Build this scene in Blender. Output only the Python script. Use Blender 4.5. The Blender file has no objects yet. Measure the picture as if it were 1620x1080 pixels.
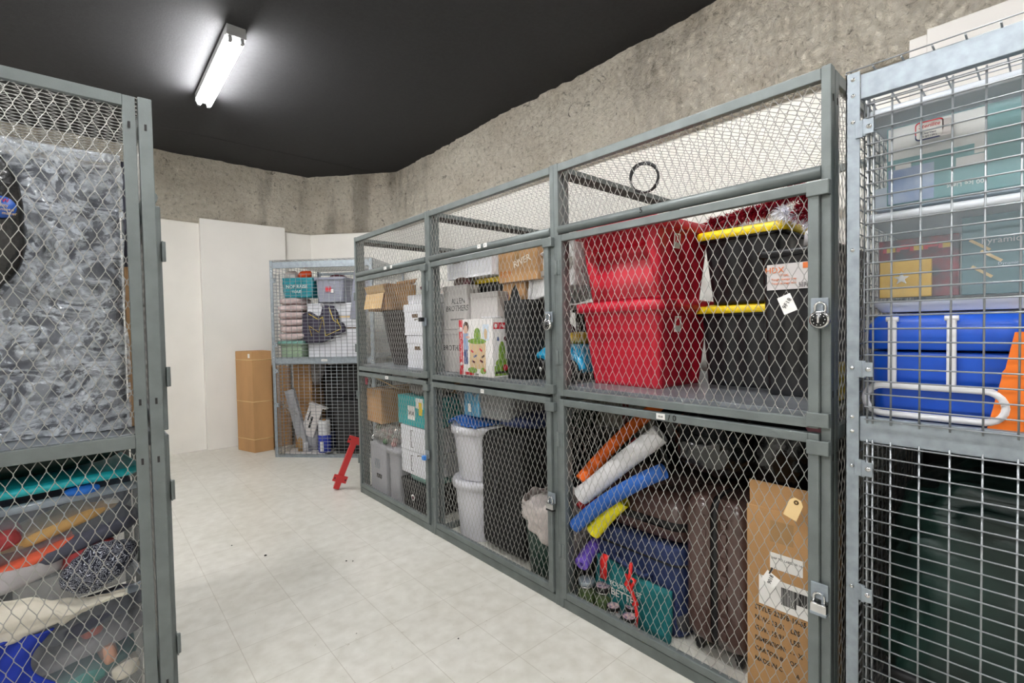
import bpy, math, random
from mathutils import Vector, Matrix, Euler, noise
sc = bpy.context.scene
COL = sc.collection
PI = math.pi
rnd = random.Random(7)

# ---------------------------------------------------------------- camera, world, lights, exposure
cam_d = bpy.data.cameras.new('camera')
cam_d.sensor_width = 36.0
cam_d.lens = 760.784 / 1620 * 36.0
cam_d.clip_start = 0.02
cam = bpy.data.objects.new('camera', cam_d)
COL.objects.link(cam)
R_ = Vector((0.749208, -0.662091, -0.017984)); U_ = Vector((0.032682, 0.009835, 0.999417)); F_ = Vector((0.661528, 0.749359, -0.029007))
cam.matrix_world = Matrix(((R_.x, U_.x, -F_.x, 0.0), (R_.y, U_.y, -F_.y, 0.0), (R_.z, U_.z, -F_.z, 1.4675), (0, 0, 0, 1)))
sc.camera = cam
w = bpy.data.worlds.new('world'); sc.world = w
w.use_nodes = True
w.node_tree.nodes['Background'].inputs[0].default_value = (0.9, 0.95, 1.0, 1)
w.node_tree.nodes['Background'].inputs[1].default_value = 0.0
sc.view_settings.view_transform = 'Standard'
sc.view_settings.look = 'None'
sc.view_settings.gamma = 1.0
sc.view_settings.use_curve_mapping = False
sc.view_settings.exposure = 2.1
LAMP_POWER = 34.0            # emission strength of the fluorescent tubes
LAMPS = [(0.865, 4.53), (0.865, 1.2), (0.865, -1.6), (-1.75, 0.2), (-1.75, 3.6)]   # ceiling fixture centres: first in view, the others unseen and added for fill
LAMP_Z = 3.64

# ---------------------------------------------------------------- materials
def lin(c):
    if isinstance(c, str):
        c = c.lstrip('#'); v = [int(c[i:i + 2], 16) / 255 for i in (0, 2, 4)]
        return tuple(x / 12.92 if x <= 0.04045 else ((x + 0.055) / 1.055) ** 2.4 for x in v) + (1.0,)
    return tuple(c) + (1.0,)
MC = {}
def mat(name, col, rough=0.5, metal=0.0, var=0.0, vscale=8.0, bump=0.0, bscale=40.0, alpha=1.0, emit=0.0, coat=0.0, spec=None, col2=None, stretch=None, trans=0.0):
    if name in MC: return MC[name]
    m = bpy.data.materials.new(name); m.use_nodes = True
    nt = m.node_tree; b = nt.nodes['Principled BSDF']
    b.inputs['Base Color'].default_value = lin(col); b.inputs['Roughness'].default_value = rough; b.inputs['Metallic'].default_value = metal
    if coat: b.inputs['Coat Weight'].default_value = coat; b.inputs['Coat Roughness'].default_value = 0.1
    if spec is not None: b.inputs['Specular IOR Level'].default_value = spec
    if trans: b.inputs['Transmission Weight'].default_value = trans
    if emit:
        b.inputs['Emission Color'].default_value = lin(col); b.inputs['Emission Strength'].default_value = emit
    if alpha < 1: b.inputs['Alpha'].default_value = alpha
    if var or bump or col2:
        tc = nt.nodes.new('ShaderNodeTexCoord'); mp = nt.nodes.new('ShaderNodeMapping'); nt.links.new(tc.outputs['Object'], mp.inputs[0])
        if stretch: mp.inputs['Scale'].default_value = stretch
    if var or col2:
        n = nt.nodes.new('ShaderNodeTexNoise'); n.inputs['Scale'].default_value = vscale; n.inputs['Detail'].default_value = 5
        nt.links.new(mp.outputs[0], n.inputs['Vector'])
        r = nt.nodes.new('ShaderNodeValToRGB'); c = lin(col)
        c2 = lin(col2) if col2 else tuple(x * (1 - var) for x in c[:3]) + (1,)
        c1 = c if col2 else tuple(min(1, x * (1 + var * 0.6)) for x in c[:3]) + (1,)
        r.color_ramp.elements[0].position = 0.35; r.color_ramp.elements[1].position = 0.65
        r.color_ramp.elements[0].color = c2; r.color_ramp.elements[1].color = c1
        nt.links.new(n.outputs[0], r.inputs[0]); nt.links.new(r.outputs[0], b.inputs['Base Color'])
    if bump:
        n2 = nt.nodes.new('ShaderNodeTexNoise'); n2.inputs['Scale'].default_value = bscale; n2.inputs['Detail'].default_value = 4
        nt.links.new(mp.outputs[0], n2.inputs['Vector'])
        bp = nt.nodes.new('ShaderNodeBump'); bp.inputs['Strength'].default_value = bump; bp.inputs['Distance'].default_value = 0.01
        nt.links.new(n2.outputs[0], bp.inputs['Height']); nt.links.new(bp.outputs[0], b.inputs['Normal'])
    MC[name] = m
    return m

def M(nm):
    return MC[nm]
mat('frame_paint', '#6b7271', 0.42, 0.15, var=0.12, vscale=14, bump=0.05, bscale=220)
mat('wire_grey', '#a9a8a3', 0.4, 0.35)
mat('galvanized', '#8f989f', 0.42, 0.45, var=0.16, vscale=30)
mat('galvanized_wire', '#989c9f', 0.35, 0.6)
mat('sheet_steel', '#8e949a', 0.38, 0.5, var=0.18, vscale=9)
mat('dark_steel', '#2e2925', 0.6, 0.2)
mat('chrome', '#d2d2d2', 0.16, 1.0)
mat('black_plastic', '#141416', 0.45, 0, bump=0.05, bscale=60)
mat('black_fabric', '#0c0c0d', 0.8, 0, var=0.3, vscale=60, bump=0.25, bscale=180)
mat('dial_black', '#08080a', 0.3)
mat('white_plastic', '#dcdcde', 0.4, 0)
mat('white_paint', '#e9e5dc', 0.6, 0)
mat('cardboard', '#b48a5c', 0.85, 0, var=0.10, vscale=6, bump=0.08, bscale=90, stretch=(1, 1, 0.3))
mat('cardboard_light', '#c9a877', 0.85, 0, var=0.08, vscale=6)
mat('cardboard_inside', '#8a6640', 0.9, 0, var=0.12, vscale=6)
mat('tape', '#a07c50', 0.3, 0)
mat('paper', '#e6e4e0', 0.7, 0)
mat('box_white', '#dfdfe4', 0.7, 0, var=0.04, vscale=5)
mat('ink', '#1c1a1a', 0.7, 0)
mat('handle_hole', '#5b4326', 0.9)
mat('red_plastic', '#c01830', 0.42, 0, var=0.06, vscale=5, bump=0.04, bscale=120)
mat('yellow_plastic', '#f0cf10', 0.4, 0)
mat('trash_bag', '#141416', 0.22, 0, bump=0.8, bscale=14, spec=0.9)
mat('red_steel', '#c42a2c', 0.4, 0)

# ---------------------------------------------------------------- mesh builder
class MB:
    def __init__(s): s.v = []; s.f = []; s.sm = []
    def add(s, vs, fs, smooth=False):
        n = len(s.v); s.v += [tuple(x) for x in vs]; s.f += [tuple(i + n for i in q) for q in fs]; s.sm += [smooth] * len(fs); return s
    def box(s, x0, x1, y0, y1, z0, z1, rot=0.0, tilt=None):
        c = Vector(((x0 + x1) / 2, (y0 + y1) / 2, (z0 + z1) / 2)); h = Vector((abs(x1 - x0) / 2, abs(y1 - y0) / 2, abs(z1 - z0) / 2))
        e = Euler(tilt) if tilt else Euler((0, 0, rot)); m = e.to_matrix()
        vs = [c + m @ Vector((a * h.x, b * h.y, d * h.z)) for d in (-1, 1) for b in (-1, 1) for a in (-1, 1)]
        return s.add(vs, [(0, 2, 3, 1), (4, 5, 7, 6), (0, 1, 5, 4), (2, 6, 7, 3), (0, 4, 6, 2), (1, 3, 7, 5)])
    def tube(s, pts, r, n=8, cap=True, smooth=True, closed=False):
        pts = [Vector(p) for p in pts]; rings = []; k = len(pts); up = None
        rr = r if isinstance(r, (list, tuple)) else [r] * k
        for i, p in enumerate(pts):
            if closed: t = (pts[(i + 1) % k] - pts[i - 1])
            else: t = (pts[min(i + 1, k - 1)] - pts[max(i - 1, 0)])
            t.normalize()
            if up is None:
                a = Vector((0, 0, 1)) if abs(t.z) < 0.9 else Vector((1, 0, 0)); up = (a - t * a.dot(t)).normalized()
            else: up = (up - t * up.dot(t)).normalized()
            sd = t.cross(up)
            rings.append([p + (up * math.cos(2 * PI * j / n) + sd * math.sin(2 * PI * j / n)) * rr[i] for j in range(n)])
        vs = [v for rg in rings for v in rg]; fs = []
        for i in range(k if closed else k - 1):
            a = i * n; b = ((i + 1) % k) * n
            for j in range(n): fs.append((a + j, a + (j + 1) % n, b + (j + 1) % n, b + j))
        s.add(vs, fs, smooth)
        if cap and not closed:
            o = len(s.v) - len(vs)
            s.f.append(tuple(o + j for j in reversed(range(n)))); s.f.append(tuple(o + (k - 1) * n + j for j in range(n))); s.sm += [False, False]
        return s
    def loft(s, secs, n=6, cap=(True, True), smooth=True):
        # secs: (cx, cy, z, half x, half y, corner radius)
        rings = []
        for cx, cy, z, hx, hy, r in secs:
            r = min(r, hx * 0.999, hy * 0.999); rg = []
            for (sx, sy, a0) in ((1, 1, 0), (-1, 1, PI / 2), (-1, -1, PI), (1, -1, 1.5 * PI)):
                for j in range(n):
                    a = a0 + PI / 2 * j / (n - 1)
                    rg.append((cx + sx * (hx - r) + r * math.cos(a), cy + sy * (hy - r) + r * math.sin(a), z))
            rings.append(rg)
        k = 4 * n; vs = [v for rg in rings for v in rg]; fs = []
        for i in range(len(rings) - 1):
            for j in range(k): fs.append((i * k + j, i * k + (j + 1) % k, (i + 1) * k + (j + 1) % k, (i + 1) * k + j))
        s.add(vs, fs, smooth); o = len(s.v) - len(vs)
        if cap[0]: s.f.append(tuple(o + j for j in reversed(range(k)))); s.sm.append(False)
        if cap[1]: s.f.append(tuple(o + (len(rings) - 1) * k + j for j in range(k))); s.sm.append(False)
        return s
    def lathe(s, prof, n=24, c=(0, 0, 0), sx=1.0, sy=1.0, smooth=True, axis='z'):
        vs = []; fs = []
        for r, z in prof:
            for j in range(n):
                a = 2 * PI * j / n; p = (r * math.cos(a) * sx, r * math.sin(a) * sy, z)
                if axis == 'x': p = (p[2], p[0], p[1])
                if axis == 'y': p = (p[0], p[2], p[1])
                vs.append((c[0] + p[0], c[1] + p[1], c[2] + p[2]))
        for i in range(len(prof) - 1):
            for j in range(n): fs.append((i * n + j, i * n + (j + 1) % n, (i + 1) * n + (j + 1) % n, (i + 1) * n + j))
        return s.add(vs, fs, smooth)
    def grid(s, fn, nu, nv, smooth=True):
        vs = [fn(i / nu, j / nv) for j in range(nv + 1) for i in range(nu + 1)]
        fs = [(j * (nu + 1) + i, j * (nu + 1) + i + 1, (j + 1) * (nu + 1) + i + 1, (j + 1) * (nu + 1) + i) for j in range(nv) for i in range(nu)]
        return s.add(vs, fs, smooth)
    def blob(s, c, r, p=2.6, nu=28, nv=18, amp=0.1, freq=3.0, seed=0, flat=None, crease=0.0):
        # superellipsoid with noise; flat = z under which it is cut flat
        c = Vector(c); vs = []; fs = []
        def pw(x): return math.copysign(abs(x) ** (2 / p), x)
        for j in range(nv + 1):
            b = -PI / 2 + PI * j / nv
            for i in range(nu):
                a = 2 * PI * i / nu
                d = Vector((pw(math.cos(b)) * pw(math.cos(a)), pw(math.cos(b)) * pw(math.sin(a)), pw(math.sin(b))))
                q = Vector((d.x * r[0], d.y * r[1], d.z * r[2]))
                k = 1 + amp * noise.noise(q * freq + Vector((seed * 7.1, seed * 3.3, seed)))
                if crease: k += crease * (abs(noise.noise(q * freq * 3.1 + Vector((seed, 9, seed * 2)))) - 0.2)
                q = c + q * k
                if flat is not None and q.z < flat: q.z = flat
                vs.append(q)
        for j in range(nv):
            for i in range(nu): fs.append((j * nu + i, j * nu + (i + 1) % nu, (j + 1) * nu + (i + 1) % nu, (j + 1) * nu + i))
        return s.add(vs, fs, True)
    def shift(s, v):
        s.v = [(a + v[0], b + v[1], c + v[2]) for a, b, c in s.v]; return s
    def rot(s, ang, c=(0, 0)):
        ca, sa = math.cos(ang), math.sin(ang)
        s.v = [(c[0] + (x - c[0]) * ca - (y - c[1]) * sa, c[1] + (x - c[0]) * sa + (y - c[1]) * ca, z) for x, y, z in s.v]; return s
    def mesh(s, name):
        me = bpy.data.meshes.new(name); me.from_pydata([tuple(v) for v in s.v], [], s.f)
        me.polygons.foreach_set('use_smooth', s.sm); me.update(); return me

def thing(name, label, cat, loc=(0, 0, 0), rotz=0.0, group=None):
    o = bpy.data.objects.new(name, None); o.empty_display_size = 0.05; COL.objects.link(o)
    o.location = loc; o.rotation_euler = (0, 0, rotz)
    o['label'] = label; o['category'] = cat
    if group: o['group'] = group
    return o
def part(name, mb, m, parent=None, bevel=0.0, world=False, label=None, seg=2, solid=0.0, sub=0):
    """one mesh object; with world=True the builder's coordinates are world ones (parent unrotated)"""
    if world and parent is not None:
        off = Vector(parent.location)
        if parent.parent: off = off + Vector(parent.parent.location)
        mb.shift(-off)
    o = bpy.data.objects.new(name, mb.mesh(name)); COL.objects.link(o)
    o.data.materials.append(MC[m] if isinstance(m, str) else m)
    if parent is not None: o.parent = parent
    if solid:
        md = o.modifiers.new('solid', 'SOLIDIFY'); md.thickness = solid; md.offset = 0
    if sub:
        md = o.modifiers.new('sub', 'SUBSURF'); md.levels = sub; md.render_levels = sub
    if bevel:
        md = o.modifiers.new('bevel', 'BEVEL'); md.width = bevel; md.segments = seg; md.limit_method = 'ANGLE'; md.angle_limit = math.radians(40)
    if label: o['label'] = label
    return o
def solo(name, mb, m, label, cat, group=None, **k):
    """a thing of one mesh, its origin at the centre of its base"""
    xs = [v[0] for v in mb.v]; ys = [v[1] for v in mb.v]; zs = [v[2] for v in mb.v]
    c = ((min(xs) + max(xs)) / 2, (min(ys) + max(ys)) / 2, min(zs))
    mb.shift((-c[0], -c[1], -c[2])); o = part(name, mb, m, **k); o.location = c
    o['label'] = label; o['category'] = cat
    if group: o['group'] = group
    return o
def struct(name, mb, m, **k):
    o = part(name, mb, m, **k); o['kind'] = 'structure'; return o
AISLE = (PI / 2, 0, -PI / 2)      # lettering that faces the aisle (-X)
NEAR = (PI / 2, 0, 0)             # lettering that faces -Y
def text(s, size, loc, rot, m, parent, name='lettering', align='CENTER', ext=0.0006, sx=1.0, spin=0.0, shear=0.0, bold=0.0):
    cu = bpy.data.curves.new('t', 'FONT'); cu.body = s; cu.size = size; cu.align_x = align; cu.align_y = 'CENTER'; cu.extrude = ext; cu.offset = bold; cu.resolution_u = 2; cu.shear = shear
    t = bpy.data.objects.new('t', cu); COL.objects.link(t)
    bpy.context.view_layer.update()
    me = bpy.data.meshes.new_from_object(t.evaluated_get(bpy.context.evaluated_depsgraph_get()))
    bpy.data.objects.remove(t); bpy.data.curves.remove(cu)
    me.transform(Matrix.Rotation(spin, 4, 'Z') @ Matrix.Diagonal((sx, 1, 1, 1)))
    me.transform(Euler(rot).to_matrix().to_4x4())
    o = bpy.data.objects.new(name, me); COL.objects.link(o); me.materials.clear(); me.materials.append(MC[m])
    p = Vector(loc)
    if parent is not None:
        o.parent = parent; p = p - Vector(parent.location)
    o.location = p
    return o
def copy_tree(o, parent=None, link=True):
    c = o.copy(); COL.objects.link(c)
    if parent is not None: c.parent = parent
    for ch in [x for x in COL.objects if x.parent == o]:
        copy_tree(ch, c)
    return c
# ---------------------------------------------------------------- the room
def nodes_of(m):
    return m.node_tree, m.node_tree.nodes['Principled BSDF']
def math_node(nt, op, a, b=None, c=None):
    n = nt.nodes.new('ShaderNodeMath'); n.operation = op
    for i, v in enumerate((a, b, c)):
        if v is None: continue
        if isinstance(v, (int, float)): n.inputs[i].default_value = v
        else: nt.links.new(v, n.inputs[i])
    return n.outputs[0]
def floor_material():
    m = bpy.data.materials.new('vinyl_tile'); m.use_nodes = True; nt, b = nodes_of(m); MC['vinyl_tile'] = m
    tc = nt.nodes.new('ShaderNodeTexCoord'); sp = nt.nodes.new('ShaderNodeSeparateXYZ'); nt.links.new(tc.outputs['Object'], sp.inputs[0])
    lines = []
    for out, off in ((sp.outputs[0], 1.0945), (sp.outputs[1], 2.1841)):
        t = math_node(nt, 'MULTIPLY', math_node(nt, 'SUBTRACT', out, off), 1 / 0.3048)
        f = math_node(nt, 'FRACT', t); d = math_node(nt, 'MINIMUM', f, math_node(nt, 'SUBTRACT', 1.0, f))
        lines.append(math_node(nt, 'LESS_THAN', d, 0.0045))
    seam = math_node(nt, 'MAXIMUM', lines[0], lines[1])
    fine = nt.nodes.new('ShaderNodeTexNoise'); fine.inputs['Scale'].default_value = 14; fine.inputs['Detail'].default_value = 8
    big = nt.nodes.new('ShaderNodeTexNoise'); big.inputs['Scale'].default_value = 1.6; big.inputs['Detail'].default_value = 3
    chip = nt.nodes.new('ShaderNodeTexNoise'); chip.inputs['Scale'].default_value = 46; chip.inputs['Detail'].default_value = 3; chip.inputs['Distortion'].default_value = 1.5
    for n in (fine, big, chip): nt.links.new(tc.outputs['Object'], n.inputs['Vector'])
    r1 = nt.nodes.new('ShaderNodeValToRGB'); r1.color_ramp.elements[0].color = lin('#cbc8be'); r1.color_ramp.elements[1].color = lin('#dcdad2'); r1.color_ramp.elements[0].position = 0.3; r1.color_ramp.elements[1].position = 0.7
    nt.links.new(fine.outputs[0], r1.inputs[0])
    mx = nt.nodes.new('ShaderNodeMixRGB'); mx.blend_type = 'MULTIPLY'; mx.inputs[0].default_value = 0.5
    r2 = nt.nodes.new('ShaderNodeValToRGB'); r2.color_ramp.elements[0].color = (0.84, 0.83, 0.80, 1); r2.color_ramp.elements[1].color = (1, 1, 1, 1); r2.color_ramp.elements[0].position = 0.35; r2.color_ramp.elements[1].position = 0.6
    nt.links.new(big.outputs[0], r2.inputs[0]); nt.links.new(r1.outputs[0], mx.inputs[1]); nt.links.new(r2.outputs[0], mx.inputs[2])
    r3 = nt.nodes.new('ShaderNodeValToRGB'); r3.color_ramp.elements[0].position = 0.70; r3.color_ramp.elements[1].position = 0.76; r3.color_ramp.elements[0].color = (1, 1, 1, 1); r3.color_ramp.elements[1].color = (0.62, 0.58, 0.5, 1)
    nt.links.new(chip.outputs[0], r3.inputs[0])
    m2 = nt.nodes.new('ShaderNodeMixRGB'); m2.blend_type = 'MULTIPLY'; m2.inputs[0].default_value = 0.8; nt.links.new(mx.outputs[0], m2.inputs[1]); nt.links.new(r3.outputs[0], m2.inputs[2])
    m3 = nt.nodes.new('ShaderNodeMixRGB'); m3.inputs[2].default_value = lin('#9b9282'); nt.links.new(math_node(nt, 'MULTIPLY', seam, 0.55), m3.inputs[0]); nt.links.new(m2.outputs[0], m3.inputs[1])
    nt.links.new(m3.outputs[0], b.inputs['Base Color']); b.inputs['Roughness'].default_value = 0.32; b.inputs['Specular IOR Level'].default_value = 0.4
    rr = nt.nodes.new('ShaderNodeMapRange'); rr.inputs[3].default_value = 0.26; rr.inputs[4].default_value = 0.42; nt.links.new(fine.outputs[0], rr.inputs[0]); nt.links.new(rr.outputs[0], b.inputs['Roughness'])
    return m
def rock_material():
    m = bpy.data.materials.new('rough_rock'); m.use_nodes = True; nt, b = nodes_of(m); MC['rough_rock'] = m
    tc = nt.nodes.new('ShaderNodeTexCoord')
    def nz(scale, detail=6, dist=0.0, stretch=None, rough=0.6):
        n = nt.nodes.new('ShaderNodeTexNoise'); n.inputs['Scale'].default_value = scale; n.inputs['Detail'].default_value = detail; n.inputs['Distortion'].default_value = dist; n.inputs['Roughness'].default_value = rough
        if stretch:
            mp = nt.nodes.new('ShaderNodeMapping'); mp.inputs['Scale'].default_value = stretch; nt.links.new(tc.outputs['Object'], mp.inputs[0]); nt.links.new(mp.outputs[0], n.inputs['Vector'])
        else: nt.links.new(tc.outputs['Object'], n.inputs['Vector'])
        return n.outputs[0]
    def ramp(src, stops):
        r = nt.nodes.new('ShaderNodeValToRGB'); e = r.color_ramp.elements
        e[0].position, e[0].color = stops[0][0], lin(stops[0][1]); e[1].position, e[1].color = stops[-1][0], lin(stops[-1][1])
        for p, c in stops[1:-1]:
            q = e.new(p); q.color = lin(c)
        nt.links.new(src, r.inputs[0]); return r.outputs[0]
    def mix(a, bb, fac, mode='MULTIPLY'):
        x = nt.nodes.new('ShaderNodeMixRGB'); x.blend_type = mode; x.inputs[0].default_value = fac; nt.links.new(a, x.inputs[1]); nt.links.new(bb, x.inputs[2]); return x.outputs[0]
    base = ramp(nz(1.7, 5), [(0.3, '#d2cabc'), (0.5, '#e0dace'), (0.7, '#ebe6da')])
    stain = ramp(nz(1.0, 4, stretch=(2.6, 2.6, 0.5)), [(0.34, '#77726a'), (0.46, '#ffffff')])
    grain = ramp(nz(24, 7, 0.7, rough=0.8), [(0.32, '#6f685c'), (0.46, '#f4efe6'), (0.7, '#ffffff')])
    pits = ramp(nz(11, 5, 1.2, rough=0.65), [(0.29, '#4a443b'), (0.37, '#ffffff')])
    c = mix(mix(mix(base, stain, 0.5), grain, 0.8), pits, 0.8)
    nt.links.new(c, b.inputs['Base Color']); b.inputs['Roughness'].default_value = 0.92
    bp = nt.nodes.new('ShaderNodeBump'); bp.inputs['Strength'].default_value = 1.0; bp.inputs['Distance'].default_value = 0.07
    nt.links.new(nz(22, 6, 0.6, rough=0.7), bp.inputs['Height']); nt.links.new(bp.outputs[0], b.inputs['Normal'])
    return m
floor_material(); rock_material()
mat('wall_white', '#e9e6df', 0.65, 0, var=0.03, vscale=3, bump=0.03, bscale=120)
mat('panel_white', '#e7e4de', 0.55, 0, var=0.02, vscale=3)
mat('board_pale', '#cfccc7', 0.6)
mat('ceiling_black', '#2d2d2f', 0.85, 0, var=0.12, vscale=40, bump=0.1, bscale=90)
mat('seam_dark', '#161616', 0.9)
XW, YW, ZC, ZW = 3.27, 7.06, 3.64, 2.845
XL, YB = -3.1, -3.4
CX, CY = 2.43, 6.053                                # the cut corner runs from (CX, YW) to (XW, CY)
struct('floor', MB().box(XL, XW + 0.3, YB, YW + 0.2, -0.1, 0), 'vinyl_tile')
struct('ceiling', MB().box(XL, XW + 0.3, YB, YW + 0.2, ZC, ZC + 0.1), 'ceiling_black')
struct('wall_left', MB().box(XL - 0.1, XL, YB, YW + 0.2, 0, ZC), 'wall_white')
struct('wall_back', MB().box(XL, XW + 0.3, YB - 0.1, YB, 0, ZC), 'wall_white')
o_ = 0.035                                          # the rough rock hangs this far over the white walls
struct('wall_far', MB().box(XL, CX + 0.1, YW + o_, YW + 0.2, 0, ZC), 'wall_white')
struct('wall_right', MB().box(XW + o_, XW + 0.2, YB, CY + 0.1, 0, ZC), 'wall_white')
cm = MB(); L_ = math.hypot(XW - CX, CY - YW); cm.box(-L_ / 2 - 0.12, L_ / 2 + 0.12, 0, 0.15, 0, ZC)
ca = math.atan2(CY - YW, XW - CX); nrm = Vector((-math.sin(ca), math.cos(ca), 0))
cm.rot(ca).shift(((CX + XW) / 2 + nrm.x * o_, (YW + CY) / 2 + nrm.y * o_, 0))
struct('wall_corner', cm, 'wall_white')
# rough rock band above the white walls, one displaced surface round the room's far and right sides
path = [Vector((XL, YW, 0)), Vector((CX, YW, 0)), Vector((XW, CY, 0)), Vector((XW, YB, 0))]
def rock():
    mb = MB(); seg = []; tot = 0
    for a, b in zip(path, path[1:]): seg.append((tot, (b - a).length, a, b)); tot += (b - a).length
    step = 0.035; nu = int(tot / step); zs = 26
    rows = []
    for i in range(nu + 1):
        s = tot * i / nu
        for s0, ln, a, b in seg:
            if s <= s0 + ln + 1e-6: break
        t = (s - s0) / ln; p = a.lerp(b, t); n = Vector(((b - a).y, -(b - a).x, 0)).normalized()
        corner = min([1.0] + [abs(s - x[0]) / 0.10 for x in seg[1:]])
        row = []
        lo = ZW + 0.012 * noise.noise(Vector((s * 1.3, 0, 5)))
        for j in range(zs + 1):
            z = lo + (ZC - lo) * j / zs
            q = Vector((p.x, p.y, z))
            d = 0.034 * noise.noise(q * 1.3) + 0.026 * noise.noise(q * 4.5) + 0.022 * noise.noise(q * 11) + 0.012 * noise.noise(q * 23)
            e = min(1.0, j / 3.0)
            d = d * (0.4 + 0.6 * e) * (0.4 + 0.6 * corner) + 0.012 - 0.012 * (1 - e)
            d = max(-0.02, d)
            row.append(q + n * d)
        rows.append([Vector((p.x - n.x * 0.06, p.y - n.y * 0.06, lo))] + row)
    k = zs + 2
    vs = [v for r in rows for v in r]
    fs = [(i * k + j, (i + 1) * k + j, (i + 1) * k + j + 1, i * k + j + 1) for i in range(nu) for j in range(k - 1)]
    mb.add(vs, fs, True); return mb
struct('wall_upper', rock(), 'rough_rock')
# white boards fixed on the walls
struct('trim_1', MB().box(1.085, 2.075, 7.0, YW + o_, 0, 2.885), 'panel_white', bevel=0.004)
struct('trim_2', MB().box(3.17, XW + o_, -1.3, 0.509, 0.0, 2.885).box(3.165, XW + o_, -1.3, 0.44, 2.5, 2.905), 'board_pale', bevel=0.004)
cs = MB()
for y in (1.37, 6.25, -1.07): cs.box(XL + 0.05, 3.2, y, y + 0.003, ZC - 0.001, ZC + 0.01)
struct('trim_3', cs, 'seam_dark')
# crumbs and scuffs on the floor
for (x, y, r) in ((1.19, 2.98, 0.005), (1.22, 2.95, 0.004), (0.83, 3.42, 0.009), (0.70, 3.75, 0.005), (1.27, 1.86, 0.004), (0.93, 2.23, 0.003)):
    solo('speck_of_dirt', MB().blob((x, y, r * 0.4), (r, r * 0.7, r * 0.5), nu=8, nv=5, amp=0.4, freq=90, seed=x), 'ink', 'tiny dark speck of dirt on the pale tile floor', 'dirt', 'specks of dirt on the floor')

# ---------------------------------------------------------------- ceiling lamps
mat('lamp_tube', '#ffffff', 0.3, 0, emit=LAMP_POWER)
mat('lamp_housing', '#a4a5a6', 0.5, 0.2)
def lamp(x, y):  # builds the visible strip and the unseen ones added as fill light
    t = thing('fluorescent_light', 'bare two-tube fluorescent strip light on the black ceiling', 'ceiling light', (x, y, LAMP_Z), group='fluorescent strips on the ceiling')
    part('housing', MB().box(-0.062, 0.062, -0.655, 0.655, -0.055, 0.0), 'lamp_housing', t, bevel=0.004)
    for sx in (-0.038, 0.038):
        part('tube', MB().tube([(sx, -0.61, -0.092), (sx, 0.61, -0.092)], 0.0185, 16), 'lamp_tube', t)
    for sy in (-1, 1):
        part('lamp_holder', MB().box(-0.064, 0.064, sy * 0.635 - 0.022, sy * 0.635 + 0.022, -0.075, -0.05).box(-0.05, -0.026, sy * 0.632 - 0.016, sy * 0.632 + 0.016, -0.112, -0.07).box(0.026, 0.05, sy * 0.632 - 0.016, sy * 0.632 + 0.016, -0.112, -0.07), 'lamp_housing', t, bevel=0.003)
for p in LAMPS: lamp(*p)

# ---------------------------------------------------------------- wire meshes
CH = {}
def chain(w, h, r=0.00125, W=0.037, H=0.078):
    """woven diamond mesh in the plane u (0..w), v (0..h): list of vertices (u, v, depth) and faces"""
    key = (round(w, 3), round(h, 3))
    if key in CH: return CH[key]
    mb = MB(); n = max(2, int(round(w / (W / 2)))); P = w / n; m = max(2, int(round(h / (H / 2)))); Q = h / m
    for k in range(n):
        u0 = (k + 0.5) * P; pts = []
        for j in range(m + 1):
            sg = 1 if (j + k) % 2 == 0 else -1
            u = u0 + sg * (P / 2 + r * 0.5); dd = sg * r * 0.9 * (1 if k % 2 else -1)
            v = j * Q
            for dv in (-0.0026, 0.0026):
                vv = min(max(v + dv, 0), h); pts.append((u, vv, dd))
        # four-sided wire
        base = len(mb.v)
        for i, p in enumerate(pts):
            a = pts[max(0, i - 1)]; b = pts[min(len(pts) - 1, i + 1)]
            t = Vector(b) - Vector(a); t.normalize(); s = t.cross(Vector((0, 0, 1))).normalized() * r; q = Vector((0, 0, r)); p = Vector(p)
            mb.v += [tuple(p + s), tuple(p + q), tuple(p - s), tuple(p - q)]
        for i in range(len(pts) - 1):
            for c in range(4):
                mb.f.append((base + i * 4 + c, base + i * 4 + (c + 1) % 4, base + i * 4 + 4 + (c + 1) % 4, base + i * 4 + 4 + c)); mb.sm.append(True)
    CH[key] = mb
    return mb
def mesh_on(fn, w, h):
    src = chain(w, h); mb = MB(); mb.v = [fn(*p) for p in src.v]; mb.f = list(src.f); mb.sm = list(src.sm); return mb
def weld(us, vs, fn, u0, u1, v0, v1, ru=0.0026, rv=0.0022):
    """welded wire grid; us = places of the upright wires, vs = heights of the level ones"""
    mb = MB()
    for u in us: mb.tube([fn(u, v0, -0.002), fn(u, v1, -0.002)], ru, 6)
    for v in vs: mb.tube([fn(u0, v, 0.0025), fn(u1, v, 0.0025)], rv, 6)
    return mb
def fr(a, b, st):
    n = max(1, int(round((b - a) / st))); return [a + (b - a) * i / n for i in range(n + 1)]

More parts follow.
